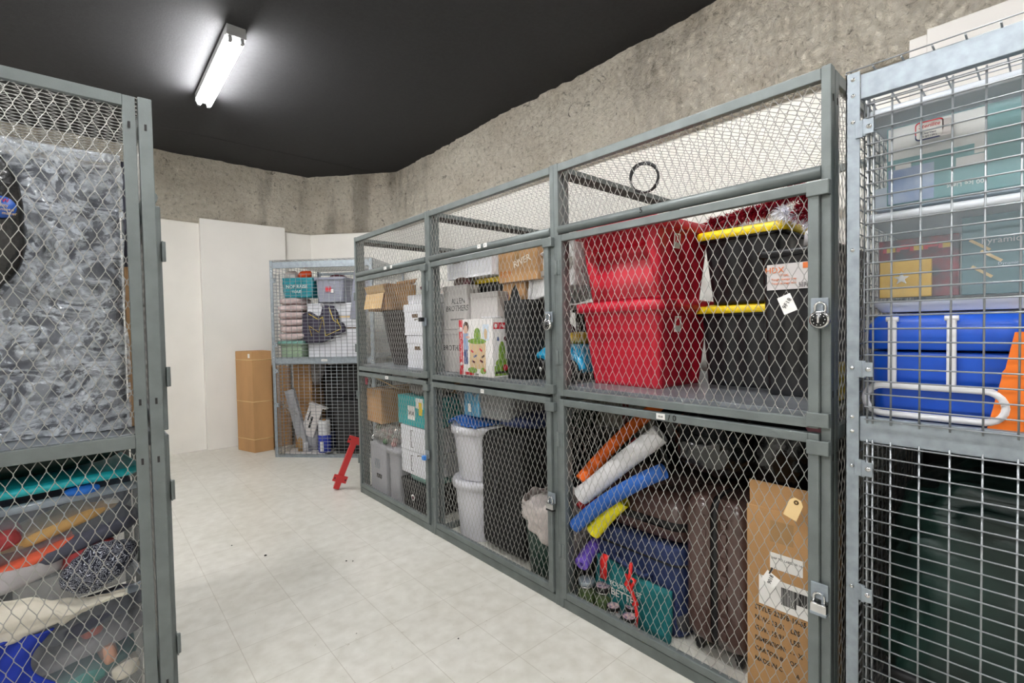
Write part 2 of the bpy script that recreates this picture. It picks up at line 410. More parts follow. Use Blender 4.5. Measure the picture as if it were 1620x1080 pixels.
# ---------------------------------------------------------------- painted lockers with woven mesh
WD, DP, HT = 1.2285, 1.2, 2.297
def painted_locker(name, label, group=None):
    t = thing(name, label, 'locker', (0, 0, 0), group=group); fp = 'frame_paint'
    for y0 in (0, WD - 0.029):
        part('corner_post', MB().box(0, 0.04, y0, y0 + 0.029, 0, HT), fp, t, bevel=0.003)
        part('corner_post', MB().box(DP - 0.04, DP, y0, y0 + 0.029, 0, HT), fp, t, bevel=0.003)
        part('side_stile', MB().box(0.047, 0.083, y0, y0 + 0.027, 0, HT - 0.004), fp, t, bevel=0.002)
    part('top_rail', MB().box(0, 0.03, 0.029, WD - 0.029, HT - 0.043, HT - 0.004), fp, t, bevel=0.003)
    part('top_rail', MB().box(DP - 0.03, DP, 0.029, WD - 0.029, HT - 0.043, HT - 0.004), fp, t, bevel=0.003)
    part('header_rail', MB().tube([(0.012, 0.029, 1.960), (0.012, WD - 0.029, 1.960)], 0.0225, 12), fp, t)
    part('base_rail', MB().box(0.002, 0.03, 0.029, WD - 0.029, 0, 0.05), fp, t, bevel=0.003)
    part('base_rail', MB().box(DP - 0.03, DP, 0.029, WD - 0.029, 0, 0.05), fp, t, bevel=0.003)
    part('brace', MB().box(0.04, DP, WD - 0.027, WD, 2.232, 2.262), 'dark_steel', t, label='dark brown steel brace under the mesh top')
    for z0, z1 in ((HT - 0.043, HT - 0.004), (1.068, 1.114), (0.0, 0.045)):
        part('side_rail', MB().box(0.083, DP - 0.04, WD - 0.022, WD, z0, z1), fp, t, bevel=0.002)
    sh = MB().box(0.035, DP - 0.01, 0.03, WD - 0.03, 1.150, 1.162).box(0.035, 0.045, 0.03, WD - 0.03, 1.112, 1.152)
    part('shelf', sh, 'sheet_steel', t, bevel=0.002, label='grey sheet steel shelf')
    part('wire_mesh', mesh_on(lambda u, v, d: (0.016 + d, 0.03 + u, 1.978 + v), WD - 0.06, 0.278), 'wire_grey', t)
    part('wire_mesh', mesh_on(lambda u, v, d: (0.01 + v, 0.004 + u, HT - 0.008 + d), WD - 0.008, DP - 0.02), 'wire_grey', t)
    part('wire_mesh', mesh_on(lambda u, v, d: (0.07 + u, WD - 0.012 + d, 1.11 + v), DP - 0.11, 1.155), 'wire_grey', t)
    part('wire_mesh', mesh_on(lambda u, v, d: (0.07 + u, WD - 0.012 + d, 0.035 + v), DP - 0.11, 1.04), 'wire_grey', t)
    for z0, z1 in ((1.114, 1.930), (0.064, 1.097)):
        y0, y1 = 0.030, WD - 0.032
        d = part('door', MB().box(-0.016, 0.016, y0, y0 + 0.033, z0, z1).box(-0.016, 0.016, y1 - 0.03, y1, z0, z1)
                 .box(-0.014, 0.014, y0 + 0.033, y1 - 0.03, z1 - 0.034, z1).box(-0.014, 0.014, y0 + 0.033, y1 - 0.03, z0, z0 + 0.034), fp, t, bevel=0.003)
        part('wire_mesh', mesh_on(lambda u, v, dd: (0.002 + dd, y0 + 0.03 + u, z0 + 0.03 + v), y1 - y0 - 0.057, z1 - z0 - 0.06), 'wire_grey', d)
        for f in (0.24, 0.80):
            zz = z0 + (z1 - z0) * f
            part('hinge', MB().tube([(-0.021, y1 + 0.002, zz - 0.036), (-0.021, y1 + 0.002, zz + 0.036)], 0.007, 10).box(-0.019, -0.015, y1 - 0.022, y1 + 0.02, zz - 0.036, zz + 0.036), fp, d, bevel=0.001)
        for zz in ((z0 + 0.03) if z0 > 1 else (z1 - 0.045), (z1 - 0.027) if z0 > 1 else None):
            if zz is None: continue
            part('strap', MB().box(-0.024, -0.017, 0.001, 0.066, zz - 0.024, zz + 0.024).box(-0.024, 0.004, 0.0, 0.006, zz - 0.024, zz + 0.024), fp, d, bevel=0.003)
        zz = 1.52 if z0 > 1 else 0.575
        part('hasp', MB().box(-0.023, -0.016, 0.001, 0.052, zz - 0.028, zz + 0.026).box(-0.036, -0.02, 0.012, 0.018, zz - 0.035, zz), 'galvanized', d, bevel=0.002, label='bare zinc hasp plate')
    return t
def slots(parent, ys):
    mb = MB()
    for y, sgn in ys:
        for x in (0.02, 0.066):
            for z in (0.2, 1.018, 1.228, 2.193):
                mb.box(x - 0.0035, x + 0.0035, y, y + sgn * 0.0012, z - 0.011, z + 0.011)
    return part('bolt_slots', mb, 'ink', parent, label='small dark oval slots in the posts')
RX, Y3, Y2, Y1 = 1.815, 0.486, 1.7145, 2.943
near = painted_locker('storage_locker', 'painted grey steel mesh locker holding the red totes and pool noodles')
slots(near, [(0.0, -1)])
mid = copy_tree(near); far = copy_tree(near); left = copy_tree(near)
near.location = (RX, Y3, 0); mid.location = (RX, Y2, 0); far.location = (RX, Y1, 0)
left.location = (0.198, 2.13 + WD, 0); left.rotation_euler = (0, 0, PI)
slots(left, [(WD, 1)])
for ch in [x for x in COL.objects if x.parent == left]:
    if ch.name.startswith('brace'): bpy.data.objects.remove(ch)
    elif ch.name.startswith('shelf'): ch.location.z -= 0.045
mid['label'] = 'painted grey steel mesh locker between two others, holding white bins and a toy box'
far['label'] = 'painted grey steel mesh locker at the far end of the row, holding stacked white boxes'
left['label'] = 'painted grey steel mesh locker across the aisle at the left edge'
for z0, h in ((1.11, 1.155), (0.035, 1.04)):
    part('wire_mesh', mesh_on(lambda u, v, d: (0.07 + u, 0.012 + d, z0 + v), DP - 0.11, h), 'wire_grey', near)
for z0, z1 in ((HT - 0.043, HT - 0.004), (1.068, 1.114), (0.0, 0.045)):
    part('side_rail', MB().box(0.083, DP - 0.04, 0, 0.022, z0, z1), 'frame_paint', near, bevel=0.002)
def plate(parent, y, z, w=0.035, txt=None, x=-0.0185):
    yl = y - parent.location[1]
    p = part('number_plate', MB().box(x, x + 0.003, yl - w / 2, yl + w / 2, z - 0.012, z + 0.012), 'paper', parent, label='small white number plate')
    if txt: text(txt, 0.012, (parent.location[0] + x - 0.001, y, z), AISLE, 'ink', parent)
plate(near, 1.10, 1.082, 0.04, '10-A'); plate(mid, 2.32, 1.082, 0.03, '9'); plate(far, 3.57, 1.082, 0.05, '8-A')
plate(mid, 2.33, 1.963, 0.03, '9', x=-0.0135); plate(mid, 2.27, 1.963, 0.03, 'X', x=-0.0135); plate(far, 3.56, 1.96, 0.04, '8', x=-0.0135); plate(far, 3.46, 1.96, 0.03, 'A', x=-0.0135)
text('/ 0', 0.036, (RX - 0.0155, 1.048, 1.081), AISLE, 'ink', near, name='handwritten_number')
text('5', 0.034, (RX - 0.0115, 1.19, 1.962), AISLE, 'ink', near, name='handwritten_number')

# ---------------------------------------------------------------- galvanized lockers with welded wire
def wire_locker(name, label, loc, rot, H=2.235, W=1.225, D=1.15):
    t = thing(name, label, 'locker', loc, rot); g = 'galvanized'
    for y0 in (0, W - 0.036):
        post = part('corner_post', MB().box(0, 0.003, y0, y0 + 0.036, 0, H).box(0, 0.04, (0 if y0 == 0 else W - 0.003), (0.003 if y0 == 0 else W), 0, H), g, t)
        for z in (2.215, 2.166, 2.085, 1.69, 1.321, 1.166, 1.121, 1.011, 0.623, 0.05):
            part('rivet', MB().lathe([(0.0, -0.0045), (0.004, -0.0035), (0.0065, 0.0)], 10, (0, y0 + 0.018, z), axis='x'), 'chrome', post)
        part('corner_post', MB().box(D - 0.04, D, (0 if y0 == 0 else W - 0.003), (0.003 if y0 == 0 else W), 0, H).box(D - 0.003, D, y0, y0 + 0.036, 0, H), g, t)
    part('top_rail', MB().box(0.004, 0.03, 0.036, W - 0.036, H - 0.085, H - 0.012), g, t, bevel=0.002)
    part('top_rail', MB().box(D - 0.03, D, 0.036, W - 0.036, H - 0.05, H - 0.012), g, t, bevel=0.002)
    part('shelf_rail', MB().box(0.004, 0.03, 0.036, W - 0.036, 1.092, 1.17), g, t, bevel=0.003)
    part('base_rail', MB().box(0.004, 0.03, 0.036, W - 0.036, 0.0, 0.035), g, t, bevel=0.002)
    part('shelf', MB().box(0.03, D - 0.03, 0.02, W - 0.02, 1.14, 1.152), 'sheet_steel', t, label='sheet steel shelf')
    ys = fr(0.05, W - 0.05, 0.068)
    part('wire_top', weld(fr(0.0, W, 0.068), fr(0.0, D, 0.05), lambda u, v, d: (v, u, H + 0.004 + d), 0, W, 0, D), 'galvanized_wire', t)
    for sy in (0.006, W - 0.006):
        part('wire_side', weld(fr(0.05, D - 0.02, 0.068), fr(0.05, H - 0.03, 0.0405), lambda u, v, d: (u, sy + d, v), 0.0, D, 0, H), 'galvanized_wire', t)
    for z0, z1 in ((1.152, 2.135), (0.02, 1.102)):
        d = part('door', weld([0.058, 0.072] + ys[1:-1] + [W - 0.072, W - 0.058], fr(z0 + 0.012, z1 - 0.012, 0.0395), lambda u, v, dd: (-0.006 - dd, u, v), 0.05, W - 0.052, z0, z1, 0.0028, 0.0024), 'galvanized_wire', t)
        for f in (0.17, 0.92) if z0 > 1 else (0.55, 0.915):
            z = z0 + (z1 - z0) * f
            part('hinge', MB().box(-0.006, -0.002, W - 0.05, W - 0.026, z - 0.026, z + 0.026).tube([(-0.008, W - 0.05, z - 0.026), (-0.008, W - 0.05, z + 0.026)], 0.006, 8).box(-0.014, -0.011, W - 0.074, W - 0.05, z - 0.022, z + 0.022), g, d, bevel=0.001)
            part('rivet', MB().lathe([(0.0, -0.006), (0.005, -0.004), (0.008, 0.0)], 10, (-0.0135, W - 0.062, z), axis='x'), 'chrome', d)
    return t
wr = wire_locker('wire_locker', 'galvanized welded wire locker at the right edge, holding a blue cooler', (1.803, 0.443 - 1.225, 0), 0.0)
AB = math.atan2(0.68378, 0.72969)
wb = wire_locker('wire_locker', 'galvanized welded wire locker standing across the far corner', (2.4435, 5.146, 0), AB, H=2.285)
part('number_plate', MB().box(0.0, 0.003, 0.56, 0.63, 1.118, 1.142), 'paper', wb, label='white number plate on the shelf rail')
o = text('Locker 8', 0.016, (0, 0, 0), AISLE, 'ink', None); o.parent = wb; o.location = (-0.001, 0.595, 1.13)
# ---------------------------------------------------------------- builders for the stored things
def rr_pt(s, hx, hy, r):
    """point and outward normal on a rounded rectangle's outline, s in 0..1 (starts at +x side, goes counter-clockwise)"""
    r = min(r, hx, hy); segs = []
    ax, ay = hx - r, hy - r
    parts_ = [((hx, -ay), (hx, ay), (1, 0)), ('c', (ax, ay), 0), ((ax, hy), (-ax, hy), (0, 1)), ('c', (-ax, ay), PI / 2),
              ((-hx, ay), (-hx, -ay), (-1, 0)), ('c', (-ax, -ay), PI), ((-ax, -hy), (ax, -hy), (0, -1)), ('c', (ax, -ay), 1.5 * PI)]
    lens = [2 * ay, r * PI / 2, 2 * ax, r * PI / 2] * 2
    tot = sum(lens); d = s * tot
    for p, l in zip(parts_, lens):
        if d <= l + 1e-9: break
        d -= l
    f = d / l if l > 1e-9 else 0
    if p[0] == 'c':
        a = p[2] + f * PI / 2; n = (math.cos(a), math.sin(a)); return (p[1][0] + r * n[0], p[1][1] + r * n[1]), n
    (x0, y0), (x1, y1), n = p
    return (x0 + (x1 - x0) * f, y0 + (y1 - y0) * f), n
def shell(cx, cy, z0, h, bx, by, tx, ty, r, disp=None, m=96, k=20, cap=(True, True), curve=1.0):
    mb = MB(); vs = []
    for j in range(k + 1):
        v = j / k; q = v ** curve; hx, hy = bx + (tx - bx) * q, by + (ty - by) * q
        for i in range(m):
            (x, y), n = rr_pt(i / m, hx, hy, r)
            d = disp(x / hx, y / hy, v, n) if disp else 0
            vs.append((cx + x + n[0] * d, cy + y + n[1] * d, z0 + h * v))
    fs = [(j * m + i, j * m + (i + 1) % m, (j + 1) * m + (i + 1) % m, (j + 1) * m + i) for j in range(k) for i in range(m)]
    mb.add(vs, fs, True)
    if cap[0]: mb.f.append(tuple(reversed(range(m)))); mb.sm.append(False)
    if cap[1]: mb.f.append(tuple(k * m + i for i in range(m))); mb.sm.append(False)
    return mb
def sstep(a, b, x):
    t = min(1, max(0, (x - a) / (b - a))); return t * t * (3 - 2 * t)
def lid_mb(cx, cy, z, hx, hy, r, th=0.03, dome=0.008):
    mb = MB()
    mb.loft([(cx, cy, z - th, hx - 0.004, hy - 0.004, r), (cx, cy, z - th + 0.002, hx, hy, r), (cx, cy, z, hx, hy, r), (cx, cy, z + 0.004, hx - 0.006, hy - 0.006, r),
             (cx, cy, z + 0.004, hx - 0.03, hy - 0.03, r), (cx, cy, z + 0.004 + dome, hx - 0.045, hy - 0.045, r)], 6)
    return mb
def tote(name, label, cx, cy, z0, h, bx, by, tx, ty, r, m_body, m_lid, disp=None, rot=0.0, group=None, lid_th=0.03, lid=True, cat='storage tote', res=(96, 20)):
    t = thing(name, label, cat, (cx, cy, z0), rot, group)
    part('body', shell(0, 0, 0, h - 0.012, bx, by, tx, ty, r, disp, m=res[0], k=res[1]), m_body, t)
    rimm = MB().loft([(0, 0, h - 0.045, tx + 0.002, ty + 0.002, r), (0, 0, h - 0.042, tx + 0.016, ty + 0.016, r), (0, 0, h - 0.014, tx + 0.018, ty + 0.018, r)], 6, cap=(True, True))
    part('rim', rimm, m_body, t)
    if lid: part('lid', lid_mb(0, 0, h + 0.002, tx + 0.024, ty + 0.024, r, lid_th), m_lid, t)
    return t
def carton(name, label, x0, x1, y0, y1, z0, z1, m='cardboard', flaps=False, rot=0.0, group=None, cat='cardboard box', taped=True, tape_face='-x'):
    c = ((x0 + x1) / 2, (y0 + y1) / 2, z0); t = thing(name, label, cat, c, rot, group)
    hx, hy, h = (x1 - x0) / 2, (y1 - y0) / 2, z1 - z0
    if flaps:
        th = 0.004; mb = MB()
        mb.box(-hx, hx, -hy, hy, 0, th).box(-hx, -hx + th, -hy, hy, 0, h).box(hx - th, hx, -hy, hy, 0, h).box(-hx, hx, -hy, -hy + th, 0, h).box(-hx, hx, hy - th, hy, 0, h)
        part('body', mb, m, t)
    else:
        part('body', MB().box(-hx, hx, -hy, hy, 0, h), m, t, bevel=0.003)
        if taped: part('tape', MB().box(-hx, hx, -0.024, 0.024, h, h + 0.0008).box(-hx - 0.0008, -hx, -0.024, 0.024, h - 0.07, h + 0.0008), 'tape', t)
    return t
def file_box(label, x0, x1, y0, y1, z0, z1, group=None, hole='-x'):
    c = ((x0 + x1) / 2, (y0 + y1) / 2, z0); t = thing('file_box', label, 'storage box', c, 0, group)
    hx, hy, h = (x1 - x0) / 2, (y1 - y0) / 2, z1 - z0
    part('body', MB().box(-hx + 0.005, hx - 0.005, -hy + 0.005, hy - 0.005, 0, h - 0.01), 'box_white', t, bevel=0.002)
    part('lid', MB().box(-hx, hx, -hy, hy, h - 0.06, h), 'box_white', t, bevel=0.003)
    part('handle_hole', MB().box(-hx + 0.002, -hx + 0.006, -0.04, 0.04, h * 0.56, h * 0.56 + 0.028), 'handle_hole', t, label='dark cut-out handle hole')
    return t
def combo_lock(x, y, z, label, group=None):
    t = thing('padlock', label, 'padlock', (x, y, z), 0, group)
    part('body', MB().lathe([(0.0, -0.011), (0.021, -0.011), (0.0255, -0.007), (0.0255, 0.007), (0.021, 0.011), (0.0, 0.011)], 32, (0, 0, 0), axis='x'), 'chrome', t)
    d = part('dial', MB().lathe([(0.0, -0.0175), (0.007, -0.017), (0.009, -0.0125), (0.0195, -0.0125), (0.0205, -0.011)], 32, (0, 0, 0), axis='x'), 'dial_black', t, label='black numbered dial')
    tk = MB()
    for i in range(10):
        a = 2 * PI * i / 10; tk.box(-0.0135, -0.0125, -0.001 + 0.0155 * math.cos(a), 0.001 + 0.0155 * math.cos(a), -0.0012 + 0.0155 * math.sin(a), 0.0012 + 0.0155 * math.sin(a))
    part('dial_marks', tk, 'paper', d)
    part('knob', MB().box(-0.0195, -0.0165, -0.0022, 0.0022, -0.009, 0.009), 'chrome', d)
    part('shackle', MB().tube([(0, -0.013, 0.018), (0, -0.013, 0.036)] + [(0, -0.013 * math.cos(a), 0.036 + 0.013 * math.sin(a)) for a in fr(0.3, PI - 0.3, 0.5)] + [(0, 0.013, 0.036), (0, 0.013, 0.018)], 0.0036, 8), 'chrome', t)
    t.scale = (1.15, 1.15, 1.15)
    return t
def key_lock(x, y, z, label, base='galvanized'):
    t = thing('padlock', label, 'padlock', (x, y, z), 0)
    part('body', MB().box(-0.011, 0.011, -0.024, 0.024, -0.032, 0.004), 'chrome', t, bevel=0.004)
    part('bumper', MB().box(-0.012, 0.012, -0.0245, 0.0245, -0.036, -0.024), base, t, bevel=0.003)
    part('shackle', MB().tube([(0, -0.015, 0.0), (0, -0.015, 0.022)] + [(0, -0.015 * math.cos(a), 0.022 + 0.015 * math.sin(a)) for a in fr(0.3, PI - 0.3, 0.5)] + [(0, 0.015, 0.022), (0, 0.015, 0.0)], 0.0042, 8), 'chrome', t)
    return t
combo_lock(1.783, 0.508, 1.475, 'round combination padlock on the door beside the red totes')
combo_lock(1.783, 1.740, 1.478, 'round combination padlock on the middle upper door beside the black bag')
key_lock(1.786, 0.512, 0.535, 'silver keyed padlock on the lower door beside the tall carton')
key_lock(1.786, 1.742, 0.543, 'silver keyed padlock with dark base on the middle lower door', 'black_plastic')
mat('blue_plastic', '#3f86d8', 0.4)
for z, lab, m in ((1.535, 'black latch pin with a silver lever on the far upper door', 'black_plastic'), (0.548, 'padlock with a blue cover on the far lower door', 'blue_plastic')):
    t = thing('padlock', lab, 'padlock', (1.782, 2.98, z)); part('body', MB().box(-0.02, 0.01, -0.018, 0.018, -0.014, 0.016), m, t, bevel=0.004)
    part('shackle', MB().tube([(-0.004, 0.01, 0.0), (-0.01, 0.04, 0.006), (-0.012, 0.08, 0.0)], 0.005, 8), 'chrome', t)
def cloth(name, label, cat, fn, nu, nv, m, th=0.004, group=None):
    return solo(name, MB().grid(fn, nu, nv), m, label, cat, group, solid=th)

# ================================================================ near bay, upper shelf (z = 1.162)
SZ = 1.163
def red_disp(x, y, v, n):
    d = 0.0
    if n[0] < -0.25:
        lim = -0.66 - 0.34 * (1 - v) ** 1.5        # the recess runs to the right and sweeps down in a curve
        ins = sstep(lim - 0.07, lim + 0.03, y) * (1 - sstep(0.74, 0.79, v)) * (1 - sstep(0.88, 0.95, y))
        d -= (0.022 + 0.055 * sstep(0.0, 0.75, v)) * ins * sstep(0.0, 0.05, v)
    if n[1] < -0.9: d -= 0.012 * (1 - sstep(0.55, 0.9, abs(x))) * (1 - sstep(0.8, 0.9, v))
    return d
def red_disp_low(x, y, v, n):
    d = 0.0
    if abs(n[0]) > 0.9: d -= 0.016 * (1 - sstep(0.60, 0.66, v)) * (1 - sstep(0.72, 0.86, abs(y)))
    if abs(n[1]) > 0.9: d -= 0.012 * (1 - sstep(0.55, 0.9, abs(x))) * (1 - sstep(0.8, 0.9, v))
    return d
mat('tote_black', '#17171a', 0.38, 0, bump=0.05, bscale=50)
ra = math.radians(1.5)
t = tote('storage_tote', 'red lidded plastic tote standing on the shelf under another red one', 2.215, 1.440, SZ, 0.415, 0.200, 0.205, 0.256, 0.234, 0.045, 'red_plastic', 'red_plastic', red_disp_low, rot=-ra, lid_th=0.045)
part('sticker', MB().box(-0.10, -0.05, -0.236, -0.232, 0.27, 0.345, tilt=(math.radians(4), 0, 0)), 'paper', t, label='small white price sticker with a red tote picture'); part('sticker_print', MB().box(-0.095, -0.063, -0.2375, -0.235, 0.300, 0.338, tilt=(math.radians(4), 0, 0)), 'red_plastic', t)
t = tote('storage_tote', 'red lidded plastic tote stacked on top with a curved recess in its side', 2.215, 1.440, SZ + 0.425, 0.375, 0.205, 0.210, 0.262, 0.234, 0.05, 'red_plastic', 'red_plastic', red_disp, rot=-ra, lid_th=0.045, res=(240, 60))
part('sticker', MB().box(-0.10, -0.05, -0.236, -0.232, 0.245, 0.315, tilt=(math.radians(4), 0, 0)), 'paper', t, label='small white price sticker with a red tote picture'); part('sticker_print', MB().box(-0.095, -0.062, -0.2375, -0.235, 0.273, 0.309, tilt=(math.radians(4), 0, 0)), 'red_plastic', t)
def rib(x, y, v, n):
    if abs(n[0]) > 0.9: return -0.007 * (0.5 + 0.5 * math.cos(y * 9.5)) * sstep(0.02, 0.1, v) * (1 - sstep(0.9, 0.96, v))
    if abs(n[1]) > 0.9: return -0.007 * (0.5 + 0.5 * math.cos(x * 14)) * sstep(0.02, 0.1, v) * (1 - sstep(0.9, 0.96, v))
    return 0
g = 'black totes with yellow lids beside the red totes'
tote('storage_tote', 'black tote with yellow lid on the shelf, lower of the two beside the red ones', 2.66, 1.02, SZ, 0.385, 0.31, 0.160, 0.335, 0.178, 0.04, 'tote_black', 'yellow_plastic', rib, group=g, lid_th=0.032)
tote('storage_tote', 'black tote with yellow lid under the tinsel, upper of the two beside the red ones', 2.63, 0.985, SZ + 0.400, 0.345, 0.30, 0.155, 0.335, 0.185, 0.04, 'tote_black', 'yellow_plastic', rib, group=g, lid_th=0.036)
t = thing('storage_bin', 'black bin with a grey and orange label behind the near upper lock', 'storage bin', (2.42, 0.70, SZ))
part('body', shell(0, 0, 0, 0.60, 0.25, 0.115, 0.275, 0.135, 0.03, rib), 'tote_black', t)
part('rim', MB().loft([(0, 0, 0.575, 0.277, 0.137, 0.03), (0, 0, 0.577, 0.288, 0.148, 0.03), (0, 0, 0.605, 0.288, 0.148, 0.03)], 6), 'tote_black', t)
mat('label_grey', '#cfcac8', 0.6); mat('label_orange', '#e2793a', 0.6)
part('label', MB().box(-0.278, -0.2755, -0.085, 0.105, 0.44, 0.545), 'label_grey', t, label='grey paper label with orange lettering')
text('HDX', 0.034, (2.42 - 0.280, 0.775, SZ + 0.52), AISLE, 'label_orange', t)
part('label_band', MB().box(-0.2795, -0.278, -0.083, -0.03, 0.52, 0.543), 'label_orange', t)
for i in range(3): text('Tough storage tote' if i else '27 GAL', 0.012, (2.42 - 0.280, 0.74, SZ + 0.498 - i * 0.016), AISLE, 'label_orange', t)
text('||||I||', 0.022, (2.42 - 0.280, 0.665, SZ + 0.457), AISLE, 'ink', t)
t = thing('hang_tag', 'white paper tag with a handwritten number hanging from the near upper door mesh', 'tag', (1.798, 0.611, 1.50))
part('card', MB().box(-0.001, 0.001, -0.022, 0.022, 0.0, 0.062, tilt=(math.radians(-22), 0, 0)), 'paper', t)
part('string', MB().tube([(0, 0.010, 0.055), (0.004, 0.008, 0.075), (0.006, 0.0, 0.082)], 0.0012, 5), 'ink', t)
text('9F18', 0.020, (1.7965, 0.611, 1.533), AISLE, 'ink', t, spin=math.radians(60))
solo('folder_edge', MB().box(2.0, 2.3, 0.545, 0.56, SZ, 1.31), 'yellow_plastic', 'thin yellow board standing behind the near latch post', 'board', bevel=0.003)
# tinsel garlands
mat('tinsel_red', '#8e1024', 0.3, 0.25); mat('tinsel_silver', '#e8e8f0', 0.3, 0.25)
def tinsel(label, pts, m, seed, R=0.05, n=1500):
    rd = random.Random(seed); mb = MB(); P = [Vector(p) for p in pts]
    mb.tube(P, 0.006, 6)
    for i in range(n):
        f = rd.random() * (len(P) - 1); k = int(f); c = P[k].lerp(P[k + 1], f - k)
        d = Vector((rd.gauss(0, 1), rd.gauss(0, 1), rd.gauss(0, 1))).normalized(); L = R * rd.uniform(0.6, 1.15)
        s = d.cross(Vector((rd.gauss(0, 1), rd.gauss(0, 1), rd.gauss(0, 1)))).normalized() * 0.0022
        e = c + d * L + Vector((0, 0, -0.2 * L)); mid_ = c + d * L * 0.55
        mb.add([c - s, c + s, mid_ + s, e, mid_ - s], [(0, 1, 2, 3, 4)])
    return solo('tinsel_garland', mb, m, label, 'garland')
tinsel('dark red tinsel garland heaped on the yellow-lidded black tote', [(2.31, 1.13, 1.955), (2.33, 1.05, 1.965), (2.30, 0.97, 1.97), (2.30, 0.87, 1.98), (2.28, 0.80, 2.01), (2.24, 0.72, 2.02), (2.27, 0.66, 1.98), (2.25, 0.72, 1.93), (2.23, 0.64, 1.90)], 'tinsel_red', 3, n=4200)
tinsel('silver tinsel garland tangled with the red one on the totes', [(2.40, 1.16, 1.955), (2.42, 1.07, 1.97), (2.37, 0.99, 1.985), (2.36, 0.90, 1.985), (2.32, 0.84, 1.98), (2.24, 0.76, 1.93), (2.26, 0.68, 1.90), (2.24, 0.65, 1.86)], 'tinsel_silver', 4, n=1700)
solo('glass_jar', MB().lathe([(0, 0), (0.035, 0), (0.04, 0.02), (0.035, 0.07), (0.02, 0.08), (0.02, 0.10), (0, 0.10)], 20, (2.25, 0.66, 1.77)), 'white_plastic', 'pale jar standing on the black labelled bin', 'jar')
# coil of grey cable on the back wall
cb = MB()
for k in range(5):
    rr = 0.066 + 0.002 * k; cb.tube([(2.14 + 0.5 * rr * math.cos(a) + 0.004 * math.sin(3 * a + k), 1.39 - 0.85 * rr * math.cos(a), 2.211 + rr * math.sin(a) * 1.05 + 0.001 * k) for a in fr(0, 2 * PI, 0.26)[:-1]], 0.0035, 6, closed=True)
cb.tube([(2.14, 1.39, 2.28), (2.143, 1.388, 2.294)], 0.003, 6)
coil = solo('cable_coil', cb, 'black_plastic', 'coil of black cable hanging under the mesh top of the near locker', 'cable')
# ================================================================ near bay, floor
mat('noodle_orange', '#ee6a14', 0.75, 0, bump=0.25, bscale=300); mat('noodle_white', '#dcdadb', 0.7, 0, bump=0.25, bscale=300); mat('noodle_blue', '#2a63b5', 0.75, 0, bump=0.25, bscale=300)
mat('noodle_yellow', '#f2e516', 0.75, 0, bump=0.25, bscale=300); mat('noodle_red', '#c42a30', 0.75, 0, bump=0.2, bscale=300); mat('noodle_purple', '#7a5bd0', 0.75, 0, bump=0.4, bscale=260)
def noodle(label, pts, m, r=0.033):
    P = [Vector(p) for p in pts]; out = []
    for i in range(len(P) - 1):
        a, b, c, d = P[max(0, i - 1)], P[i], P[i + 1], P[min(len(P) - 1, i + 2)]
        for k in range(8):
            s = k / 8; out.append(0.5 * ((2 * b) + (c - a) * s + (2 * a - 5 * b + 4 * c - d) * s * s + (3 * b - a - 3 * c + d) * s ** 3))
    out.append(P[-1]); d0 = (out[0] - out[1]).normalized()
    mb = MB(); n = len(out)
    mb.tube([out[0] - d0 * 0.02, out[0] + d0 * 0.0, out[0] + d0 * 0.004] if False else [out[0] + d0 * 0.0] + out[1:], [r] * n, 18, cap=False)
    mb.tube([out[0] - d0 * 0.05, out[0] + d0 * 0.001], 0.011, 10, cap=False)
    # end ring with a hole
    a0 = Vector((0, 0, 1)); u = (a0 - d0 * a0.dot(d0)).normalized(); v = d0.cross(u); vs = []; fs = []
    for k in range(18):
        a = 2 * PI * k / 18; e = u * math.cos(a) + v * math.sin(a); vs += [out[0] + e * r, out[0] + d0 * 0.003 + e * (r * 0.86), out[0] + d0 * 0.003 + e * 0.011]
    for k in range(18):
        q = (k + 1) % 18; fs += [(3 * k, 3 * q, 3 * q + 1, 3 * k + 1), (3 * k + 1, 3 * q + 1, 3 * q + 2, 3 * k + 2)]
    mb.add(vs, fs, True)
    return solo('pool_noodle', mb, m, label, 'pool noodle')
noodle('orange foam pool noodle, topmost of the leaning bunch', [(1.93, 1.655, 0.655), (2.05, 1.60, 0.775), (2.17, 1.53, 0.895), (2.30, 1.45, 1.01), (2.39, 1.40, 1.08)], 'noodle_orange', 0.035)
noodle('thick white foam pool noodle between the orange and the blue one', [(1.895, 1.625, 0.588), (1.92, 1.53, 0.675), (1.94, 1.42, 0.78), (1.975, 1.31, 0.88), (2.01, 1.23, 0.955)], 'noodle_white', 0.048)
noodle('blue foam pool noodle below the white one', [(1.872, 1.650, 0.430), (1.89, 1.54, 0.540), (1.91, 1.42, 0.640), (1.94, 1.29, 0.735), (1.97, 1.19, 0.795)], 'noodle_blue', 0.036)
noodle('yellow foam pool noodle with its end showing below the blue one', [(1.925, 1.575, 0.405), (1.955, 1.50, 0.51), (1.975, 1.42, 0.60)], 'noodle_yellow', 0.040)
noodle('red foam pool noodle end peeking out beside the white one', [(1.94, 1.672, 0.50), (2.08, 1.62, 0.62), (2.3, 1.55, 0.82)], 'noodle_red', 0.028)
noodle('purple foam pool noodle lying low beside the navy suitcase', [(1.90, 1.635, 0.225), (2.05, 1.66, 0.27), (2.30, 1.67, 0.30)], 'noodle_purple', 0.038)
mat('case_brown', '#56403b', 0.24, 0, bump=0.35, bscale=26, coat=0.4); mat('case_navy', '#20305c', 0.7, 0, var=0.2, vscale=80, bump=0.2, bscale=300); mat('zipper', '#121215', 0.6)
t = thing('suitcase', 'navy blue fabric suitcase lying on the floor under the brown one', 'suitcase', (2.30, 1.375, 0.0))
part('shell', shell(0, 0, 0.0, 0.425, 0.29, 0.245, 0.29, 0.245, 0.06, lambda x, y, v, n: 0.012 * math.sin(v * PI) ** 0.5), 'case_navy', t, bevel=0.02, seg=3)
